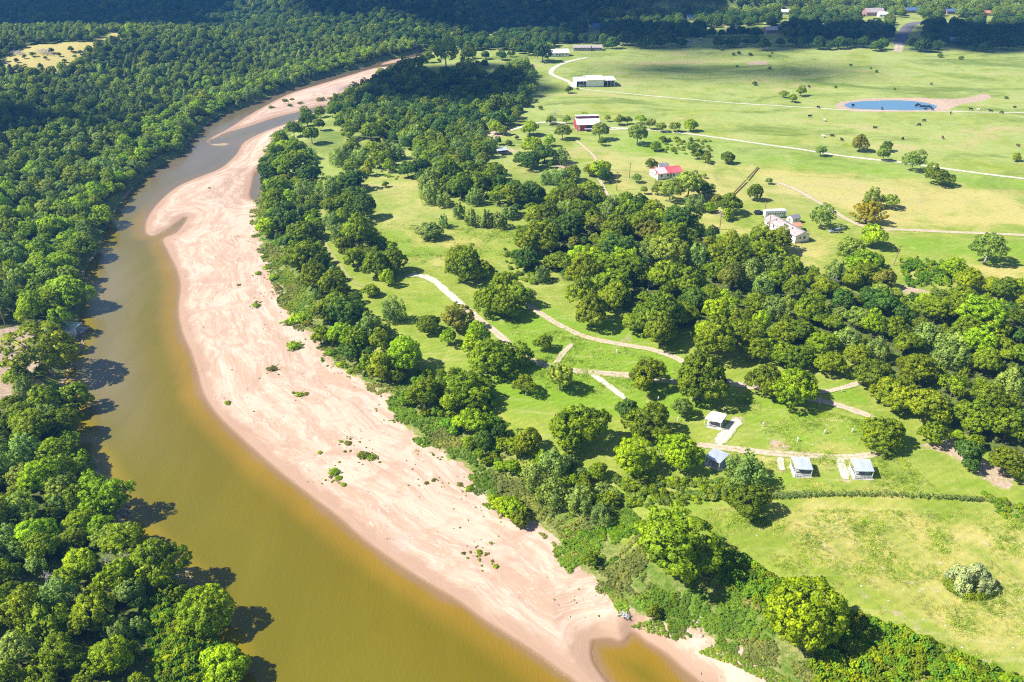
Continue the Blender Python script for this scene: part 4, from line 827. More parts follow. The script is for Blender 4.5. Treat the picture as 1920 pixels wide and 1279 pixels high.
# ------------------------------------------------------------------ bushes growing on the sandbar
for a in ((552,648,30,'L'),(511,691,20,'B'),(562,740,13,'L'),(574,738,10,'B'),(653,830,14,'B'),(600,848,10,'L'),(680,852,24,'B'),(698,856,18,'L'),(712,866,6,'B'),(626,884,22,'L'),(634,896,14,'L'),(644,908,12,'L'),(426,755,13,'L'),(800,905,10,'B'),(812,900,9,'B'),
          (862,908,12,'B'),(880,916,18,'L'),(945,945,46,'L'),(962,955,44,'L'),(975,975,40,'Q'),(925,935,26,'L'),(898,1035,13,'L'),(869,1037,9,'B'),(912,1038,8,'B'),(930,1062,11,'L'),(923,1052,7,'B'),(560,595,34,'L'),(542,604,24,'L'),(574,606,20,'B'),(480,572,16,'L'),
          (448,534,8,'B'),(483,512,14,'L'),(513,520,18,'L'),(496,480,14,'L'),(500,502,12,'L'),(520,540,16,'B'),(530,560,12,'L'),(620,660,24,'L'),(640,684,22,'L'),(655,696,16,'L'),(508,201,12,'Q'),(534,188,14,'B'),(547,186,10,'B'),(543,197,11,'Q'),(562,193,10,'B'),(601,186,16,'B'),(620,184,12,'B'),(392,352,6,'B'),(1178,1218,10,'L')):
    tree_px(a[0], a[1], a[2], a[3], 'lowmass' if a[2] < 36 else 'bush')
for a in ((60,100,12),(95,93,14),(110,101,10),(132,90,15),(150,97,11),(165,88,13),(185,80,12),(120,112,10),(85,108,8),(30,112,11),(205,74,12),(140,105,8),(45,106,8)): tree_px(*a, 'J', 'small')
# ------------------------------------------------------------------ vine mound, hedge, dead wood
M_white = plain('white_paint', (.78, .77, .76), .5, var=.05); M_metal = plain('galvanised_roofing', (.55, .60, .70), .35, .25, .08, .6); M_pwhite = plain('white_metal_roofing', (.80, .80, .81), .4, 0, .04, .5)
M_tan = plain('weathered_shingles', (.40, .34, .33), .9, var=.1, scale=.8); M_red = plain('red_barn_boards', (.47, .055, .055), .7, var=.12, scale=2); M_pinkred = plain('faded_red_metal', (.60, .12, .14), .45, 0, .15, .4)
M_glass = plain('dark_glass', (.03, .04, .05), .08, 0, .1, 1, .6); M_dark = plain('dark_fittings_and_bay_shade', (.06, .06, .07), .9); M_conc = plain('concrete', (.52, .49, .46), .9, var=.12, scale=1.2)
M_wood = plain('weathered_wood', (.33, .20, .11), .85, var=.2, scale=3); M_grey = plain('grey_boards', (.34, .33, .34), .8, var=.15); M_bluecar = plain('blue_car_paint', (.03, .10, .36), .3, .2, .05, 1, .6); M_navy = plain('navy_car_paint', (.02, .04, .10), .25, .3, .05, 1, .6)
M_silver = plain('silver_car_paint', (.36, .41, .50), .3, .4, .05, 1, .6); M_tyre = plain('rubber', (.02, .02, .02), .9); M_terra = plain('terracotta_sheeting', (.62, .24, .15), .7, var=.12); M_brick = plain('brick', (.42, .25, .21), .85, var=.15, scale=4)
M_purple = plain('oxide_red_roof', (.26, .08, .12), .5, var=.15); M_bluroof = plain('blue_metal_roof', (.10, .17, .34), .5, var=.1); M_palepink = plain('sun_bleached_roof', (.66, .50, .52), .6, var=.08); M_rock = plain('pale_rock', (.46, .38, .33), .9, var=.25, scale=2)
M_cowblack = plain('black_hide', (.018, .015, .014), .7); M_cowbrown = plain('brown_hide', (.10, .035, .02), .7); M_cowwhite = plain('cream_hide', (.62, .56, .47), .7); M_teal = plain('teal_plastic', (.03, .38, .32), .35); M_reeds = plain('grey_shingles', (.24, .24, .28), .85, var=.12)
g_ = ground(1822, 1085, 2.0); r = np.random.default_rng(9)
root = empty('vine_mound', g_, 0, 'big pale silvery vine-covered mound alone in the near field', 'shrub')
C = []; CR = []
for k in range(70):
    x, y = r.uniform(-3.6, 4.2), r.uniform(-2.6, 2.6)
    h = 5.6*max(0, 1-(abs(x)/4.6)**3)*max(.15, 1-(abs(y)/3.0)**2)*(1.0 if x > -2.2 else 1.12)*(.88+.12*math.sin(x*2))
    w = r.uniform(.55, .95); z = max(.5, h-w)
    while z > .3: C.append((x, y, z)); CR.append((w, w, w*1.1)); z -= w*1.3
c = link(bpy.data.objects.new('crown', leaf_mesh('mound_crown', np.array(C), np.array(CR), 100, .30, np.array([0, 0, 1.5]), 9, .5, .9)), root); c['tint'] = TINT['W']
C = [(4.6*math.cos(a)*k, 3.4*math.sin(a)*k, .45) for a in np.linspace(math.pi*.9, math.pi*2.1, 26) for k in (.85, 1.0)]
c = link(bpy.data.objects.new('skirt', leaf_mesh('mound_skirt', np.array(C), np.full((len(C), 3), .65), 46, .28, np.array([0, 0, -.5]), 10)), root); c['tint'] = TINT['P']; tag(c, 'dark green leafy fringe around the foot')
hp = curve([ground(*p, .7)[:2] for p in ((1395,934),(1450,928),(1520,925),(1600,924),(1700,926),(1780,930),(1845,936))], 6); h0 = np.array([hp[0][0], hp[0][1], hz(*hp[0])]); C = []
for i in range(len(hp)-1):
    for t in np.linspace(0, 1, 5, endpoint=False):
        q = hp[i]*(1-t)+hp[i+1]*t
        for j in range(2): x, y = q+r.normal(size=2)*.35; C.append((x-h0[0], y-h0[1], hz(x, y)-h0[2]+r.uniform(.2, .75)))
root = empty('hedge', h0, 0, 'long low vine-covered hedge line across the field below the shelters', 'hedge'); C = np.array(C)
c = link(bpy.data.objects.new('foliage', leaf_mesh('hedge_foliage', C, np.full((len(C), 3), .46), 30, .24, C.mean(0)+np.array([0, 0, -30]), 11, .4)), root); c['tint'] = (.24, .31, .085)
mb = MB()
for i in range(0, len(hp), 3): mb = MB().tube([(hp[i][0]-h0[0], hp[i][1]-h0[1], hz(*hp[i])-h0[2]-.2), (hp[i][0]-h0[0], hp[i][1]-h0[1], hz(*hp[i])-h0[2]+1.25)], [.06, .06], 6); mb.build('fence_post', M_wood, root)
DEADS = [(203,1052,70,'bleached dead tree with bare branches above the left bank'),(82,1082,52,'smaller bleached dead tree among the left bank trees'),(14,1206,60,'pale dead branches at the lower left corner'),(1040,210,24,'leafless grey tree behind the gravel road near the barn'),(1011,171,14,'thin dead tree below the curved driveway'),(1216,522,34,'grey dead snag in the middle of the right bank wood'),(1571,522,26,'grey dead branches beside the mown yard'),(815,402,12,'small leafless bush by the vine columns'),(1607,1215,26,'small bleached snag in the scrub below the yellow-green tree')]
for k, (px_, py_, w, lb) in enumerate(DEADS):
    d = proj(at(px_, py_, 3))[2]; H = w*d/FPX*1.25; p = ground(px_, py_, H*.55)
    o = link(bpy.data.objects.new('dead_tree', dead_mesh(300+k, H))); o.location = p; tag(o, lb, 'dead tree')
def brush(px_, py_, R, lb, seed):
    rr = np.random.default_rng(seed); mb = MB(); p = ground(px_, py_, .5)
    for k in range(46):
        a = rr.uniform(0, 6.283); c = rr.normal(size=2)*R*.35; L = R*rr.uniform(.4, 1.0); z = rr.uniform(.1, R*.35); dz = rr.uniform(-.3, .5)*R*.5
        mb.tube([(c[0]-math.cos(a)*L*.5, c[1]-math.sin(a)*L*.5, max(.05, z-dz)), (c[0]+rr.normal()*.1, c[1]+rr.normal()*.1, z+.1), (c[0]+math.cos(a)*L*.5, c[1]+math.sin(a)*L*.5, max(.05, z+dz))], [.09, .07, .03], 5)
    o = mb.build('brush_pile', M_dead); o.location = p; tag(o, lb, 'brush pile')
brush(1358, 402, 4.0, 'grey heap of dead branches below the red-roofed house', 1); brush(82, 100, 9.0, 'larger brush pile at the edge of the hilltop clearing', 2); brush(34, 101, 7.0, 'brush pile at the left end of the hilltop clearing', 3); brush(1172, 1152, 1.3, 'driftwood heap beside the pool at the sand edge', 4)

# ------------------------------------------------------------------ buildings
def rect_px(a, b, c, z=None):
    """base rectangle from three ground pixels: a-b one end, a-c along; returns origin, yaw, width, length"""
    A, B, Cc = (ground(*q) for q in (a, b, c)); u = (Cc-A)[:2]; L = np.linalg.norm(u); u /= L; w = np.array([u[1], -u[0]]); W_ = float((B-A)[:2]@w)
    return A, math.atan2(u[1], u[0]), W_, L
def window(parent, c, w, h, face, mat=None):
    """window in local coords; face = outward unit axis"""
    mb = MB(); fx, fy = face; d = (.08 if fx else w, .08 if fy else w, h); o = mb.box(c, d).build('window', M_white, parent)
    MB().box((c[0]+fx*.035, c[1]+fy*.035, c[2]), (d[0]-(.14 if fy else 0), d[1]-(.14 if fx else 0), h-.14)).build('pane', M_glass, o); return o
def door(parent, c, w, h, face, mat):
    fx, fy = face; o = MB().box(c, (.1 if fx else w, .1 if fy else w, h)).build('door', mat, parent)
    MB().box((c[0]+fx*.07+fy*w*.38, c[1]+fy*.07+fx*w*.38, c[2]), (.07, .07, .1)).build('handle', M_grey, o); return o
def gable(name, label, cat, origin, yaw, W_, L, wh, rh, mw, mr, over=.35, seams=0, roof_label=None, foundation=.35, seam_mat=None):
    """local x along the ridge 0..L, y from 0 to -W (W may be negative)"""
    s = 1 if W_ > 0 else -1; W_ = abs(W_); root = empty(name, origin, yaw, label, cat)
    y0, y1 = (-W_, 0) if s > 0 else (0, W_); ym = (y0+y1)/2
    if foundation: MB().box((L/2, ym, foundation/2-.3), (L+.1, W_+.1, foundation+.6)).build('foundation', M_conc, root)
    f = foundation; V = [(0,y0,f),(L,y0,f),(L,y1,f),(0,y1,f),(0,y0,f+wh),(L,y0,f+wh),(L,y1,f+wh),(0,y1,f+wh),(0,ym,f+wh+rh),(L,ym,f+wh+rh)]
    mesh_obj('wall', V, [(0,1,5,4),(2,3,7,6),(3,0,4,8,7),(1,2,6,9,5)], mw, root)
    for sg, yy in ((-1, y0), (1, y1)):
        e = over; sl = rh/(W_/2); a = (-e, ym, f+wh+rh+.06); b = (L+e, ym, f+wh+rh+.06); c = (L+e, yy+sg*e, f+wh-e*sl+.06); d = (-e, yy+sg*e, f+wh-e*sl+.06)
        V = [a, b, c, d] + [(q[0], q[1], q[2]-.14) for q in (a, b, c, d)]
        F = [(0,1,2,3),(7,6,5,4),(0,4,5,1),(1,5,6,2),(2,6,7,3),(3,7,4,0)]
        if sg > 0: F = [q[::-1] for q in F]
        rp = mesh_obj('roof', V, F, mr, root); 
        if roof_label: tag(rp, roof_label)
        for k in range(seams):
            x = -e+(L+2*e)*(k+.5)/seams
            mesh_obj('roof_seam', [(x-.04, a[1], a[2]+.004), (x+.04, a[1], a[2]+.004), (x+.04, c[1], c[2]+.004), (x-.04, c[1], c[2]+.004), (x, a[1], a[2]+.06), (x, c[1], c[2]+.06)], [(0,4,5,3),(4,1,2,5),(0,1,4),(3,5,2)], seam_mat or mr, rp)
    return root, y0, y1, f
# white double-wide house in the yard
A, yw, W_, L = rect_px((1490,457), (1512,451), (1432,424))
h, y0, y1, f = gable('manufactured_house', 'long white manufactured house with pale shingle roof in the mown yard', 'house', A, yw, W_, L, 2.7, 1.25, M_white, M_tan, .4, 0, None, .6)
for y, fy in ((y0, -1), (y1, 1)):
    for x in (.12, .3, .52, .7, .88): window(h, (L*x, y+fy*.04, f+1.5), 1.0, 1.2, (0, fy))
window(h, (-.04, (y0+y1)/2-.9, f+1.5), 1.1, 1.2, (-1, 0)); window(h, (-.04, (y0+y1)/2+1.1, f+1.5), .8, 1.0, (-1, 0)); door(h, (L*.42, y0-.06, f+1.05), .95, 2.1, (0, -1), M_grey)
for x, yy in ((.25, .3), (.48, .35), (.75, .33), (.6, -.3)): MB().tube([(L*x, (y0+y1)/2+yy*(y1-y0)*.7, f+2.7+.4), (L*x, (y0+y1)/2+yy*(y1-y0)*.7, f+4.1)], [.13, .13], 8).build('vent_pipe', M_dark, h)
# covered porch behind it
def canopy(name, label, cat, corners_px, z, mat, thick=.1, slope=.0, posts=True, post_mat=None, seams=0):
    Q = [at(a, b, z+hz(*at(a, b, z)[:2])) for a, b in corners_px]; c0 = np.mean(Q, 0); gz = hz(c0[0], c0[1]); root = empty(name, (c0[0], c0[1], gz), 0, label, cat)
    P_ = [(q[0]-c0[0], q[1]-c0[1], z+(slope if i < 2 else 0)) for i, q in enumerate(Q)]
    V = P_+[(x, y, zz-thick) for x, y, zz in P_]; rf = mesh_obj('roof', V, [(0,1,2,3)[::-1],(4,5,6,7),(0,1,5,4),(1,2,6,5),(2,3,7,6),(3,0,4,7)], mat, root)
    for k in range(seams):
        t = (k+.5)/seams; a = np.array(P_[0])*(1-t)+np.array(P_[1])*t; b = np.array(P_[3])*(1-t)+np.array(P_[2])*t; d = np.array(P_[1])-np.array(P_[0]); d = d/np.linalg.norm(d)*.05
        up = np.array([0, 0, .05]); mesh_obj('roof_rib', [a-d+.004*up, a+d, b+d, b-d, a+up, b+up], [(0,4,5,3),(4,1,2,5),(0,1,4),(3,5,2)], mat, rf)
    if posts:
        for i, (x, y, zz) in enumerate(P_): MB().box((x*.93, y*.93, (zz-thick)/2-.1), (.14, .14, zz-thick+.2)).build('post', post_mat or M_white, root)
        for i in range(4):
            a, b = np.array(P_[i])*.93, np.array(P_[(i+1) % 4])*.93; a[2] = P_[i][2]-thick-.09; b[2] = P_[(i+1) % 4][2]-thick-.09
            MB().tube([tuple(a), tuple(b)], [.07, .07], 4).build('beam', post_mat or M_white, root)
    return root, P_
canopy('porch_canopy', 'terracotta-coloured porch roof on posts behind the white house', 'porch', [(1486,417.5),(1502,417),(1505,424),(1490,425)], 2.6, M_terra)
# trailer, sheds
A, yw, W_, L = rect_px((1430,405), (1434,410), (1464,404))
def trailer(A, yw, L):
    root = empty('camper_trailer', A, yw, 'long white flat-roofed camper trailer behind the white house', 'trailer')
    MB().box((L/2, 0, 1.85), (L, 2.5, 2.6)).build('body', M_white, root); MB().box((L/2, 0, 3.2), (L+.1, 2.56, .12)).build('roof', M_pwhite, root)
    for x in np.linspace(.12, .82, 7): window(root, (L*x, -1.27, 2.1), L*.075, .8, (0, -1))
    door(root, (L*.92, -1.29, 1.6), .75, 1.9, (0, -1), M_grey)
    for x in (.42, .5):
        for y in (-1.05, 1.05): MB().tube([(L*x, y-.12, .38), (L*x, y+.12, .38)], [.38, .38], 12).build('wheel', M_tyre, root)
    MB().tube([(-1.2, 0, .5), (0, -.7, .6)], [.06, .06], 5).tube([(-1.2, 0, .5), (0, .7, .6)], [.06, .06], 5).build('hitch', M_dark, root)
trailer(ground(1432,408), yw, max(9, L))
def shed(px_, py_, yaw, L, W_, wh, rh, mw, mr, name, label, doors=True):
    o, y0, y1, f = gable(name, label, 'shed', ground(px_, py_), yaw, W_, L, wh, rh, mw, mr, .2, 0, None, .15)
    window(o, (L*.5, y0-.04, f+1.4), .8, .7, (0, -1)); door(o, (-.06, (y0+y1)/2, f+1.0), 1.1, 2.0, (-1, 0), M_grey); return o
shed(1474, 416, yw+.35, 4.2, 3.4, 2.3, 1.0, M_white, M_reeds, 'garden_shed', 'small white shed with a grey roof beside the camper trailer')
# red-roofed house
A, yw, W_, L = rect_px((1231,336), (1247,343), (1262,321))
A = ground(1233, 338); h, y0, y1, f = gable('farmhouse', 'white house under a faded red metal roof with pale front slope', 'house', A, .30, -9.0, 13.0, 2.7, 1.6, M_white, M_pinkred, .4, 14, None, .4)
for c in h.children:
    if c.name.startswith('roof') and c.location is not None: pass
for x in (.15, .4, .65, .88): window(h, (13*x, y0-.04, f+1.5), 1.0, 1.1, (0, -1))
window(h, (-.04, 3.0, f+1.5), 1.1, 1.1, (-1, 0)); window(h, (-.04, 6.2, f+1.5), 1.1, 1.1, (-1, 0)); door(h, (13*.52, y0-.06, f+1.05), 1.0, 2.1, (0, -1), M_wood)
mesh_obj('roof_patch', [(.0, y0-.3, f+2.72), (5.2, y0-.3, f+2.72), (5.2, (y0+y1)/2-.2, f+4.36), (.0, (y0+y1)/2-.2, f+4.36)], [(0,1,2,3)], M_palepink, h); tag(h.children[-1])
canopy('patio_cover', 'pale blue-grey patio cover at the corner of the red-roofed house', 'canopy', [(1262,332.5),(1272,334),(1268,339),(1257,337)], 2.5, M_metal, seams=4)
shed(1236, 322, .25, 5.0, -3.6, 2.4, 1.1, M_white, M_reeds, 'storage_shed', 'small pale shed with a brown-grey roof behind the red-roofed house')
# red barn with raised roof monitor
A = ground(1082, 246.5); yb = .12; root, y0, y1, f = gable('red_barn', 'red barn with white roof and raised ridge beside the gravel road', 'barn', A, yb, -11.0, 13.5, 3.6, 2.6, M_red, M_pwhite, .3, 12, None, .2)
ym = (y0+y1)/2; mon = MB().box((6.75, ym+.6, f+6.5), (13.4, 2.6, 1.5)).build('roof_monitor', M_purple, root)
MB().box((6.75, ym+.6, f+7.32), (14.0, 3.2, .14)).build('monitor_roof', M_pwhite, mon)
for x in (2.5, 6.0, 9.0): MB().tube([(x, -(-2.6), f+4.6), (x, 2.6, f+5.4)], [.16, .16], 8).build('roof_vent', M_dark, root)
MB().box((8.6, y0-1.2, f+1.4), (9.0, 2.2, .1)).build('lean_to_roof', M_metal, root); MB().box((8.6, y0-.05, f+1.6), (7.0, .12, 2.8)).build('bay_shade_panel', M_dark, root)  # second box: solid dark panel, its colour stands for shade inside the bay
door(root, (-.06, 5.5, f+1.5), 3.0, 3.0, (-1, 0), M_purple); window(root, (-.04, 5.5, f+4.6), .9, .9, (-1, 0))
MB().box((1.0, y0-.06, f+1.6), (1.4, .1, 2.8)).build('corner_panel', M_white, root)
# equipment barn, open bays either side of a closed centre
A = ground(1081, 163.5); B = ground(1152, 162.5); L = float(np.linalg.norm((B-A)[:2])); yb = math.atan2(*(B-A)[[1, 0]])
root = empty('equipment_barn', A, yb, 'wide white metal barn with dark open bays in the far meadow', 'barn'); D = 14.0
for x0, x1, z0, z1 in ((0, .255, 4.2, 5.4), (.255, .715, 5.4, 6.6), (.715, 1.0, 5.2, 4.4)):
    pass
mesh_obj('back_wall', [(0, D, 0), (L, D, 0), (L, D, 4.2), (0, D, 4.2)], [(0,1,2,3)], M_white, root)
for x in (0, L*.255, L*.715, L): MB().box((x, D/2, 2.1), (.15, D, 4.2)).build('side_wall', M_white, root)
MB().box((L*.485, -.03, 2.3), (L*.46-.2, .12, 4.6)).build('centre_door', M_pwhite, root)
for x in np.linspace(.27, .70, 7): MB().box((L*x, -.12, 2.3), (.08, .06, 4.6)).build('door_rib', M_white, root)
for x in (.085, .17, .81, .905, 1.0, 0.0): MB().box((L*x, .05, 2.0), (.22, .22, 4.0)).build('bay_post', M_white, root)
MB().box((L*.485, D/2, 5.05), (L*.03, .1, .1)).build('ridge_cap', M_pwhite, root)
for nm, x0, x1, zf, zb, ofs in (('left_roof', -.6, L*.27, 4.2, 5.3, 0), ('centre_roof', L*.26, L*.715, 5.0, 6.3, -.3), ('right_roof', L*.71, L+.6, 4.3, 5.5, 0)):
    for (ya, yb_, za, zb_) in ((-1.0+ofs, D*.5, zf, zb), (D*.5, D+.6, zb, zf)):
        V = [(x0, ya, za), (x1, ya, za), (x1, yb_, zb_), (x0, yb_, zb_)]; V = V+[(a, b, c-.15) for a, b, c in V]; mesh_obj('roof_slope', V, [(0,1,2,3),(7,6,5,4),(0,4,5,1),(1,5,6,2),(2,6,7,3),(3,7,4,0)], M_pwhite, root)
MB().box((L*.485, .1, 4.72), (L*.46, .3, .9)).build('fascia', M_pwhite, root)
# hidden yard buildings
def house(px_, py_, yaw, L, W_, wh, rh, mw, mr, label, name='house', seams=0):
    o, y0, y1, f = gable(name, label, 'house' if name != 'shed' else 'shed', ground(px_, py_), yaw, W_, L, wh, rh, mw, mr, .45, seams, None, .25)
    for x in (.15, .38, .68, .88): window(o, (L*x, y0-.04, f+1.5), 1.3, 1.2, (0, -1))
    door(o, (L*.53, y0-.06, f+1.05), 1.1, 2.1, (0, -1), M_wood); window(o, (-.04, (y0+y1)/2, f+1.5), 1.2, 1.1, (-1, 0)); return o
house(906, 232, .5, 10, -7, 2.8, 1.6, M_white, M_metal, 'white house half hidden among the dark trees at the yard', seams=8)
o = canopy('carport', 'grey flat-roofed carport with a blue car under it', 'carport', [(929,277),(948,275.5),(953,281),(932,283)], 2.8, M_metal, seams=6)
house(1030, 107, .2, 17, -9, 3.0, 2.2, M_white, M_pwhite, 'white farmhouse beside the dark trees near the curved driveway', seams=10)
o = house(1075, 95.5, .0, 15, -7, 2.6, 1.4, M_grey, M_tan, 'long low grey shed behind the farmhouse', 'shed'); o2 = house(1099, 95.5, .0, 14, -7, 2.6, 1.4, M_grey, M_tan, 'second low grey shed with a brown roof at the pasture edge', 'shed')
house(1113, 57, .1, 20, -10, 3.0, 2.6, M_tan, M_bluroof, 'house with a blue roof among the far trees'); house(1437, 63, .15, 13, -9, 3.0, 2.6, M_brick, M_palepink, 'brick house with a pale roof in the shaded clearing')
house(1624, 31, .05, 20, -12, 4.2, 3.6, M_brick, M_tan, 'large brick house with a tall roof among the far trees'); house(1648, 33, -.1, 15, -9, 3.2, 2.0, M_white, M_pwhite, 'white-roofed wing beside the large brick house')
house(1700, 25, .1, 17, -9, 3.0, 2.4, M_tan, M_bluroof, 'far house with a deep blue roof beyond the paved road'); house(1775, 83, .1, 18, -10, 3.0, 2.3, M_brick, M_reeds, 'low brick house with grey roof behind the pasture trees')
house(1290, 38, 0, 14, -9, 3, 2.2, M_white, M_bluroof, 'small far house with blue roof at the shaded wood edge'); house(1775, 27, .0, 15, -9, 3.0, 2.2, M_brick, M_bluroof, 'far brick house with blue roof between pale trees'); house(1466, 28, .0, 13, -9, 3.0, 2.0, M_white, M_pwhite, 'far white-roofed house in the sunlit wood'); house(1848, 30, 0, 12, -8, 3, 2, M_palepink, M_terra, 'tiny pink-walled house in the farthest trees')
# ------------------------------------------------------------------ picnic shelters by the track
def shelter(corners, mat, label, rail=True, short=''):
    root, P_ = canopy('picnic_shelter', label, 'shelter', corners, 2.5, mat, .12, .28, True, M_white, 9)
    Pn = np.array(P_); u = Pn[1]-Pn[0]; u[2] = 0; wdt = np.linalg.norm(u); u /= wdt; v = Pn[3]-Pn[0]; v[2] = 0; dpt = np.linalg.norm(v); v /= dpt; a = math.atan2(u[1], u[0])
    MB().box((0, 0, .02), (wdt*1.04, dpt*1.04, .2), a).build('slab', M_conc, root)
    if rail:
        def rl(p, q):
            for zz in (.45, .75, 1.0): MB().tube([(p[0], p[1], zz), (q[0], q[1], zz)], [.05, .05], 4).build('rail', M_white, root)
            for t in np.linspace(.12, .88, 5): MB().box((p[0]*(1-t)+q[0]*t, p[1]*(1-t)+q[1]*t, .55), (.08, .08, .95), a).build('rail_post', M_white, root)
        rl(Pn[3]*.95, Pn[2]*.95); rl(Pn[0]*.95, Pn[3]*.95)
    g0 = root.location
    for t, lb in (((-.12, -.15), 'picnic table'),):
        c = u*wdt*t[0]-v*dpt*t[1]
        tb = empty('picnic_table', (g0.x+c[0], g0.y+c[1], g0.z+.12), a, 'grey picnic table with benches under the '+short, 'picnic table')
        for k in range(4): MB().box((0, -.33+.22*k, .75), (1.9, .19, .05)).build('plank', M_grey, tb)
        for y in (-.72, .72): MB().box((0, y, .45), (1.9, .26, .05)).build('bench', M_grey, tb)
        for x in (-.7, .7): MB().box((x, 0, .37), (.08, 1.5, .08)).box((x, -.3, .37), (.08, .08, .72)).box((x, .3, .37), (.08, .08, .72)).build('leg', M_grey, tb)
shelter([(1335,772),(1363,778),(1352.5,793),(1321,784.5)], M_pwhite, 'brightest white picnic shelter beside the white gravel pad', False, 'brightest white shelter')
shelter([(1337.5,841.5),(1368,853),(1350,869),(1322,856)], M_metal, 'blue-grey roofed picnic shelter beside the track and vines', False, 'blue-grey roofed shelter')
shelter([(1483,858),(1517,859),(1525,881),(1492.5,880)], M_metal, 'left one of the two railed picnic shelters on the lower field', True, 'left railed shelter')
shelter([(1594,862),(1631,862.5),(1640,884),(1605,884)], M_metal, 'right one of the two railed picnic shelters on the lower field', True, 'right railed shelter')
for (px_, py_) in ((1577,735),(1545,813),(1597,811),(1495,828),(1233,751),(1356,772),(1430,800),(986,742),(1270,790),(1156,662)):
    p = ground(px_, py_); o = empty('hookup_post', p, rng.uniform(0, 3)); MB().box((0, 0, .45), (.14, .14, 1.1)).build('post', M_white, o); MB().box((0, -.1, 1.0), (.34, .24, .46)).build('meter_box', M_white, o); MB().box((0, -.235, 1.0), (.2, .03, .28)).build('cover', M_grey, o)
    REG.append((o, 'white', 'hookup post', p+np.array([0, 0, .6]), 'utility post'))
# ------------------------------------------------------------------ utility poles
for (px_, py_, h_, lean) in ((1675,498,8.0,.12),(1349,431,7.5,0),(1156,357,9.0,0),(1180,334,7.5,0),(1229,344,6.0,0),(1432,406,6.5,0),(1441,430,7.0,0),(990,116,9.0,0),(11,612,7.0,0),(1863,93,9,0),(1160,236,7,0)):
    p = ground(px_, py_); o = empty('utility_pole', p, rng.uniform(-.3, .3)); o.rotation_euler = (0, lean, rng.uniform(-.3, .3))
    MB().tube([(0, 0, -.6), (0, 0, h_*.5), (0, 0, h_)], [.19, .17, .13], 8).build('pole', M_wood, o); MB().box((0, 0, h_-.5), (1.7, .12, .14)).build('crossarm', M_wood, o)
    for x in (-.75, 0, .75): MB().tube([(x, 0, h_-.44), (x, 0, h_-.2)], [.06, .04], 6).build('insulator', M_glass, o)
    REG.append((o, 'brown', 'wooden utility pole', p+np.array([0, 0, h_*.5]), 'utility pole'))
# ------------------------------------------------------------------ vehicles
def car(px_, py_, yaw, mat, label, L=4.7, W_=1.85, H=1.7, suv=True):
    p = ground(px_, py_); o = empty('parked_car', p, yaw, label, 'car'); x0, x1 = -L/2, L/2; hw = W_/2
    prof = [(x0, .45), (x0, .95), (x0+.15, 1.05), (x0+.35 if suv else x0+.9, 1.08), (x1-1.25, 1.02), (x1-.15, .88), (x1, .7), (x1, .4)]
    V = [(x, -hw, z) for x, z in prof]+[(x, hw, z) for x, z in prof]; n = len(prof)
    b = mesh_obj('body', V, [tuple(range(n)), tuple(range(2*n-1, n-1, -1))]+[(i, i+n, (i+1) % n+n, (i+1) % n) for i in range(n)], mat, o)
    cab = [(x0+.12 if suv else x0+.8, 1.06), (x0+.42 if suv else x0+1.4, H), (x1-2.15, H), (x1-1.3, 1.03)]; hw2 = hw*.84
    V = [(cab[0][0], -hw*.97, 1.06), (cab[1][0], -hw2, H), (cab[2][0], -hw2, H), (cab[3][0], -hw*.97, 1.03)]; V += [(x, -y, z) for x, y, z in V]
    mesh_obj('windows', V, [(0,3,2,1),(4,5,6,7),(0,1,5,4),(2,3,7,6)], M_glass, o)
    V2 = [(cab[1][0]-.05, -hw2-.02, H+.01), (cab[2][0]+.08, -hw2-.02, H+.01), (cab[2][0]+.08, hw2+.02, H+.01), (cab[1][0]-.05, hw2+.02, H+.01)]; V2 += [(x, y, z+.06) for x, y, z in V2]
    mesh_obj('roof', V2, [(0,1,5,4),(1,2,6,5),(2,3,7,6),(3,0,4,7),(4,5,6,7)], mat, o)
    for x in (x0+1.35 if suv else x0+1.9, x1-2.45):
        for y in (-hw*.9, hw*.9): MB().box((x, y, 1.38), (.09, .09, .62)).build('pillar', mat, o)
    for x in (x0+.85, x1-.9):
        for y in (-hw+.08, hw-.08):
            w_ = MB().tube([(x, y-.12, .36), (x, y+.12, .36)], [.36, .36], 12).build('wheel', M_tyre, o); MB().tube([(x, y-.13, .36), (x, y+.13, .36)], [.2, .2], 8).build('rim', M_metal, w_)
    for y in (-hw*.7, hw*.7): MB().box((x1-.03, y, .75), (.1, .35, .16)).build('headlight', M_pwhite, o); MB().box((x0+.02, y, .85), (.1, .25, .2)).build('tail_light', M_red, o)
car(1565, 436, math.pi+.02, M_silver, 'silver-blue estate car parked on the grass by the white house'); car(1424, 402, .1, M_navy, 'dark navy car parked left of the camper trailer'); car(944, 284, .1, M_bluecar, 'bright blue car parked under the grey carport')
car(1296, 80.5, .1, M_pwhite, 'white pickup parked in the shade at the pasture edge', 6.2, 2.2, 2.2); car(1314, 78, 1.2, M_white, 'white van parked beside the white pickup', 7, 2.4, 3.0); car(1090, 162.5, .05, M_pwhite, 'white car inside the left bay of the metal barn', 5)
# ------------------------------------------------------------------ board fence beside the mown field
a, b = ground(1374, 366), ground(1421, 315); L = float(np.linalg.norm((b-a)[:2])); yw = math.atan2(*(b-a)[[1, 0]]); o = empty('board_fence', a, yw, 'straight brown board fence across the dry mown field', 'fence')
n = int(L/2.4)
for k in range(n+1): MB().box((L*k/n, 0, .5), (.14, .14, 1.3)).build('post', M_wood, o)
for k in range(n):
    if k == int(n*.52): continue
    for z in (.35, .75, 1.08): MB().box((L*(k+.5)/n, -.09, z), (L/n-.05, .05, .26)).build('board', M_wood, o)
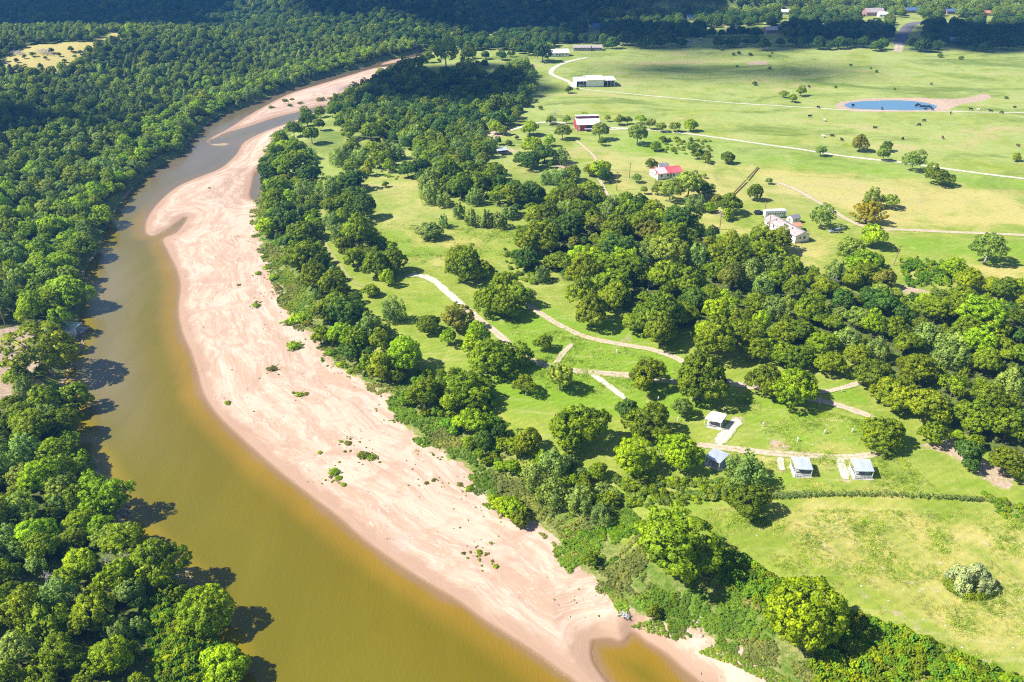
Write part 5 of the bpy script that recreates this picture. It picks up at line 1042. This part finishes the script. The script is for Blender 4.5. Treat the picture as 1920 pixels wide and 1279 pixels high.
# ------------------------------------------------------------------ cattle
def cow_mesh(mat, headdown):
    mb = MB(); mb.ball((0, 0, 1.02), (.98, .40, .46), 10, 6); mb.ball((.62, 0, 1.06), (.42, .38, .50), 8, 5); mb.ball((-.72, 0, 1.08), (.36, .37, .42), 8, 5)
    hx, hz_ = (1.42, .45) if headdown else (1.45, 1.32)
    mb.tube([(.75, 0, 1.15), (1.1, 0, (1.15+hz_)/2+.05), (hx-.1, 0, hz_)], [.32, .23, .17], 7); mb.tube([(hx-.15, 0, hz_+.03), (hx+.08, 0, hz_-.05), (hx+.33, 0, hz_-.14)], [.18, .15, .10], 7)
    for y in (-1, 1): mb.tube([(hx-.12, y*.12, hz_+.1), (hx-.16, y*.34, hz_+.08)], [.05, .03], 4)
    for x in (.62, -.72):
        for y in (-.22, .22):
            k = .08 if x < 0 else -.02
            mb.tube([(x, y, .95), (x-k*.5, y, .55), (x-k*1.6, y, .32), (x-k*.8, y, .0)], [.16, .10, .075, .08], 6)
    mb.tube([(-1.02, 0, 1.25), (-1.12, 0, .9), (-1.1, 0, .5)], [.05, .035, .05], 5)
    me = bpy.data.meshes.new('cow'); me.from_pydata(mb.v, [], mb.f); me.update(); me.materials.append(mat); me.polygons.foreach_set('use_smooth', [True]*len(me.polygons)); return me
cows = {(c, h): cow_mesh(m, h) for c, m in (('black', M_cowblack), ('brown', M_cowbrown), ('cream', M_cowwhite)) for h in (0, 1)}
for (px_, py_, c) in ((1534,203,'black'),(1599,200,'black'),(1653,206,'black'),(1717,202,'black'),(1722,200,'black'),(1727,203,'black'),(1733,202.5,'black'),(1739,202,'black'),(1744,203,'black'),(1735,206.5,'black'),(1748,207,'black'),(1782,214,'black'),(1820,207,'black'),(1834,208,'cream'),(1857,210,'black'),(1878,213,'black'),(1518,220,'black'),(1546,228,'cream'),(1560,257,'brown'),(1543,258,'cream'),(1578,264,'black'),(1640,242,'black'),(1692,262,'black'),(1723,236,'black'),(1732,228,'black'),(1767,260,'brown'),(1908,275,'brown')):
    p = ground(px_, py_); wet = sdf(p[None, 0], p[None, 1], POND)[0] > 0; o = link(bpy.data.objects.new('cow', cows[(c, 0 if wet else int(rng.integers(2)))])); p[2] = -.95 if wet else p[2]; o.location = p; o.rotation_euler = (0, 0, rng.uniform(0, 6.28)); s = rng.uniform(.95, 1.12); o.scale = (s, s, s)
    REG.append((o, c, 'cow wading' if wet else 'cow', p+np.array([0, 0, 1]), 'cow'))
# ------------------------------------------------------------------ the landing on the left bank
A = ground(136, 632); o = empty('boathouse', (A[0]-6.0, A[1]+1.0, max(A[2], WL+.6)), -.15, 'white-walled boathouse with grey roof at the water on the left bank', 'boathouse')
MB().box((3, 0, 1.2), (6.5, 4.0, 2.6)).build('wall', M_white, o); MB().box((3.0, 2.2, 2.62), (8.0, 5.6, .16)).build('roof', M_metal, o); MB().box((6.3, 0, 1.2), (.06, 2.2, 1.8)).build('door', M_metal, o); MB().box((3.2, 4.2, .1), (8.4, 4.6, .3)).build('deck', M_conc, o)
for x in (-.6, 6.6):
    for y in (4.7,): MB().box((x, y, 1.2), (.16, .16, 2.7)).build('post', M_white, o)
window(o, (3.0, -2.04, 1.5), 1.2, .9, (0, -1))
A = ground(139, 668); q = empty('landing_slab', (A[0]-1.5, A[1], WL+.35), -.1, 'grey concrete landing slab at the water below the boathouse', 'landing'); MB().box((0, 0, 0), (4.0, 6.5, .5)).build('slab', M_conc, q); MB().box((1.7, 0, .4), (.3, 6.4, .3)).build('kerb', M_rock, q)
k = MB(); k.ball((0, 0, .2), (1.6, .38, .24), 10, 6); o = empty('kayak', (A[0]-1.2, A[1]-1.2, WL+.62), .25, 'teal kayak lying on the concrete landing', 'kayak'); k.build('hull', M_teal, o, True); MB().ball((.1, 0, .36), (.45, .24, .1), 8, 4).build('cockpit', M_dark, o)
A = ground(30, 700); o = empty('garden_steps', A, -.5, 'short flight of pale steps on the bare slope at left', 'steps')
for i in range(8): MB().box((i*.42-1.6, 0, .1-.08*i), (.34, 1.8, .16)).build('tread', M_wood if i % 2 else M_grey, o)
# shore rocks of the left bank: too many and small to pick apart
mb = MB(); rr = np.random.default_rng(12)
for px_, py_, n, sp in ((151,628,60,1.6),(148,650,30,1.2),(134,690,40,1.4),(124,720,20,1.2),(345,1115,70,2.2),(335,1085,40,1.6),(228,960,40,1.6),(222,985,26,1.4),(172,520,26,1.4),(345,292,14,2.5),(250,1012,24,1.2),(1300,1178,8,1.2)):
    c = at(px_, py_, WL)
    for k in range(n):
        x, y = c[0]+rr.normal()*sp*.7, c[1]+rr.normal()*sp*1.6; s_ = rr.uniform(.12, .5)
        if hz(x, y) < WL-.25: continue
        mb.ball((x, y, max(hz(x, y), WL)+s_*.15), (s_, s_*rr.uniform(.6, 1), s_*.6), 6, 4)
tag(mb.build('shore_rocks', M_rock), 'pale broken rocks lining the left waterline', None, None, 'stuff')
# stones in the near field and twigs on the sand
mb = MB()
for p_, n in (([(1320,950),(1920,960),(1920,1279),(1560,1100)], 80), ([(1400,780),(1600,800),(1640,850),(1440,850)], 60)):
    P_ = px_poly(p_); q = rr.uniform(P_.min(0), P_.max(0), (n*2, 2)); q = q[inside(q[:, 0], q[:, 1], P_)][:n]
    for x, y in q: s_ = abs(rr.normal())*.07+.04; mb.ball((x, y, hz(x, y)), (s_*1.3, s_, s_*.5), 6, 4)
tag(mb.build('field_stones', M_conc), 'small pale stones scattered over the near field', None, None, 'stuff')
mb = MB(); P_ = SANDBAR; q = rr.uniform((-140, 90), (80, 420), (1500, 2)); q = q[inside(q[:, 0], q[:, 1], P_)][:170]
for x, y in q:
    L = rr.uniform(.2, .8); a = rr.uniform(0, 3.14); z = hz(x, y)+.03
    if z < WL+.1: continue
    mb.tube([(x-math.cos(a)*L/2, y-math.sin(a)*L/2, z), (x+rr.normal()*.04, y, z+.06), (x+math.cos(a)*L/2, y+math.sin(a)*L/2, z)], [.035, .04, .02], 4)
tag(mb.build('driftwood_twigs', M_bark), 'scattered dark twigs and drift on the sand', None, None, 'stuff')

# ------------------------------------------------------------------ clouds that shade the far country (overhead, out of view)
M_cloud, nt, pb = new_mat('cloud'); pb.inputs['Base Color'].default_value = (.85, .85, .85, 1); pb.inputs['Roughness'].default_value = 1; pb.inputs['Specular IOR Level'].default_value = 0
def cloud(cx, cy, rx, ry, alt, seed, n):
    rr = np.random.default_rng(seed); mb = MB(); t = alt/TO_SUN[2]
    for k in range(n):
        a = rr.uniform(0, 6.283); q = math.sqrt(rr.uniform(0, 1)); s_ = rr.uniform(.22, .42)*min(rx, ry)*(1.15-.5*q)
        s_ = max(s_, 9); mb.ball((rx*.85*q*math.cos(a), ry*.85*q*math.sin(a), rr.uniform(0, .25)*min(rx, ry)), (s_*rr.uniform(1, 1.6), s_, s_*.55), 12, 7)
    o = mb.build('cloud', M_cloud, None, True); o.location = (cx+TO_SUN[0]*t, cy+TO_SUN[1]*t, alt); tag(o, kind='structure')
    md = o.modifiers.new('fuse', 'REMESH'); md.mode = 'VOXEL'; md.voxel_size = max(3.0, min(rx, ry)/14); md.use_smooth_shade = True
CL = [(-420, 905, 420, 175, 1500, 1, 44), (20, 950, 200, 165, 1500, 6, 30), (-52, 590, 70, 88, 1300, 2, 34), (330, 796, 330, 84, 1500, 3, 90), (128, 640, 60, 44, 5000, 4, 13), (228, 626, 62, 44, 5000, 7, 13), (175, 714, 70, 24, 4600, 8, 12), (-270, 450, 55, 40, 1100, 5, 20)]
for c in CL: cloud(*c)
# ------------------------------------------------------------------ haze of the air
M_haze = bpy.data.materials.new('haze'); M_haze.use_nodes = True; nt = M_haze.node_tree; nt.nodes.clear(); pv = nt.nodes.new('ShaderNodeVolumePrincipled'); pv.inputs['Color'].default_value = (.10, .38, 1.0, 1); pv.inputs['Density'].default_value = .00020; pv.inputs['Anisotropy'].default_value = .2
nt.links.new(pv.outputs[0], nt.nodes.new('ShaderNodeOutputMaterial').inputs['Volume'])
tag(MB().box((0, 2800, 58), (42000, 9200, 150)).build('haze', M_haze), kind='stuff')

# ------------------------------------------------------------------ labels: each thing told apart by its look and its nearest landmark
LM = [((1342,785),'brightest white picnic shelter'),((1346,858),'blue-grey picnic shelter'),((1505,872),'left railed shelter'),((1616,875),'right railed shelter'),((1510,1150),'yellow-green tree'),((1820,1075),'pale vine mound'),((1470,430),'white manufactured house'),((1565,433),'silver-blue car'),
 ((1255,330),'red-roofed house'),((1098,240),'red barn'),((1115,155),'white metal barn'),((1670,198),'pond'),((940,280),'grey carport'),((1629,402),'golden-brown fan-shaped shrub'),((1397,340),'brown board fence'),((800,520),'upper end of the camp track'),((1115,640),'upper camp track'),((1140,722),'stony spur'),((1262,1025),'biggest tree below the hedge'),
 ((115,612),'boathouse'),((386,1148),'round lime tree at the water'),((203,1045),'larger bleached dead tree'),((272,430),'tip of the sand spit'),((480,345),'narrow pool beside the sand'),((552,648),'roundest bush on the sandbar'),((945,950),'largest bush on the sandbar'),((1150,1230),'lowest sand pool'),((610,200),'blue channel in the sand'),((807,434),'lone vine dome in the clearing'),((1690,70),'paved road'),((1447,58),'brick house in the clearing'),((1045,103),'white farmhouse'),((913,226),'half-hidden white house'),((1676,485),'leaning utility pole'),
 ((150,80),'hilltop clearing'),((740,115),'far end of the sandbar'),((1760,520),'green cane thicket'),((1600,925),'hedge'),((1635,730),'short side spur'),((1418,119),'bare red patch'),((1855,462),'grey open-crowned tree'),((200,430),'bend of the left bank'),((170,525),'small beach on the left bank'),((30,690),'pale steps'),((1214,700),'round tree by the camp track'),((1310,78),'white van'),((1635,25),'large brick house'),((870,910),'scattered bush row on the sand'),((660,850),'gravelly middle of the sand'),((1240,600),'darkest big tree of the wood'),((1180,440),'middle of the wood'),((860,400),'tallest vine column'),((640,400),'inner belt of vines')]
lmx = np.array([l[0] for l in LM], float)
UN = 'zero first second third fourth fifth sixth seventh eighth ninth tenth eleventh twelfth thirteenth fourteenth fifteenth sixteenth seventeenth eighteenth nineteenth'.split()
TENS = {20: ('twenty', 'twentieth'), 30: ('thirty', 'thirtieth'), 40: ('forty', 'fortieth'), 50: ('fifty', 'fiftieth'), 60: ('sixty', 'sixtieth')}
def ordinal(k):
    if k < 20: return UN[k]
    t = k//10*10; return TENS[t][1] if k == t else TENS[t][0]+'-'+UN[k-t]
buckets = {}
for (o, adj, noun, pos, cat) in REG:
    u, v, d = proj(pos); dx = u-lmx[:, 0]; dy = (v-lmx[:, 1])*1.3; dist = np.hypot(dx, dy); dist = np.where(dist < 16, 1e9, dist); i = int(np.argmin(dist)); 
    side = ('right of' if dx[i] > 0 else 'left of') if abs(dx[i]) > abs(dy[i]) else ('below' if dy[i] > 0 else 'above')
    buckets.setdefault((adj, noun, side, i), []).append((dist[i], o, cat))
for (adj, noun, side, i), l in buckets.items():
    l.sort(key=lambda q: q[0])
    for k, (dd, o, cat) in enumerate(l):
        o['label'] = f'{adj} {noun} {side} the {LM[i][1]}' if len(l) == 1 else f'{adj} {noun}, {"closest" if k == 0 else ordinal(k+1)+" closest"} {side} the {LM[i][1]}'
        o['category'] = cat
        o['group'] = {'tree': 'trees of the river valley', 'shrub': 'shrubs of the river valley', 'cow': 'cattle around the pond', 'utility pole': 'utility poles', 'utility post': 'hookup posts at the camp'}[cat]
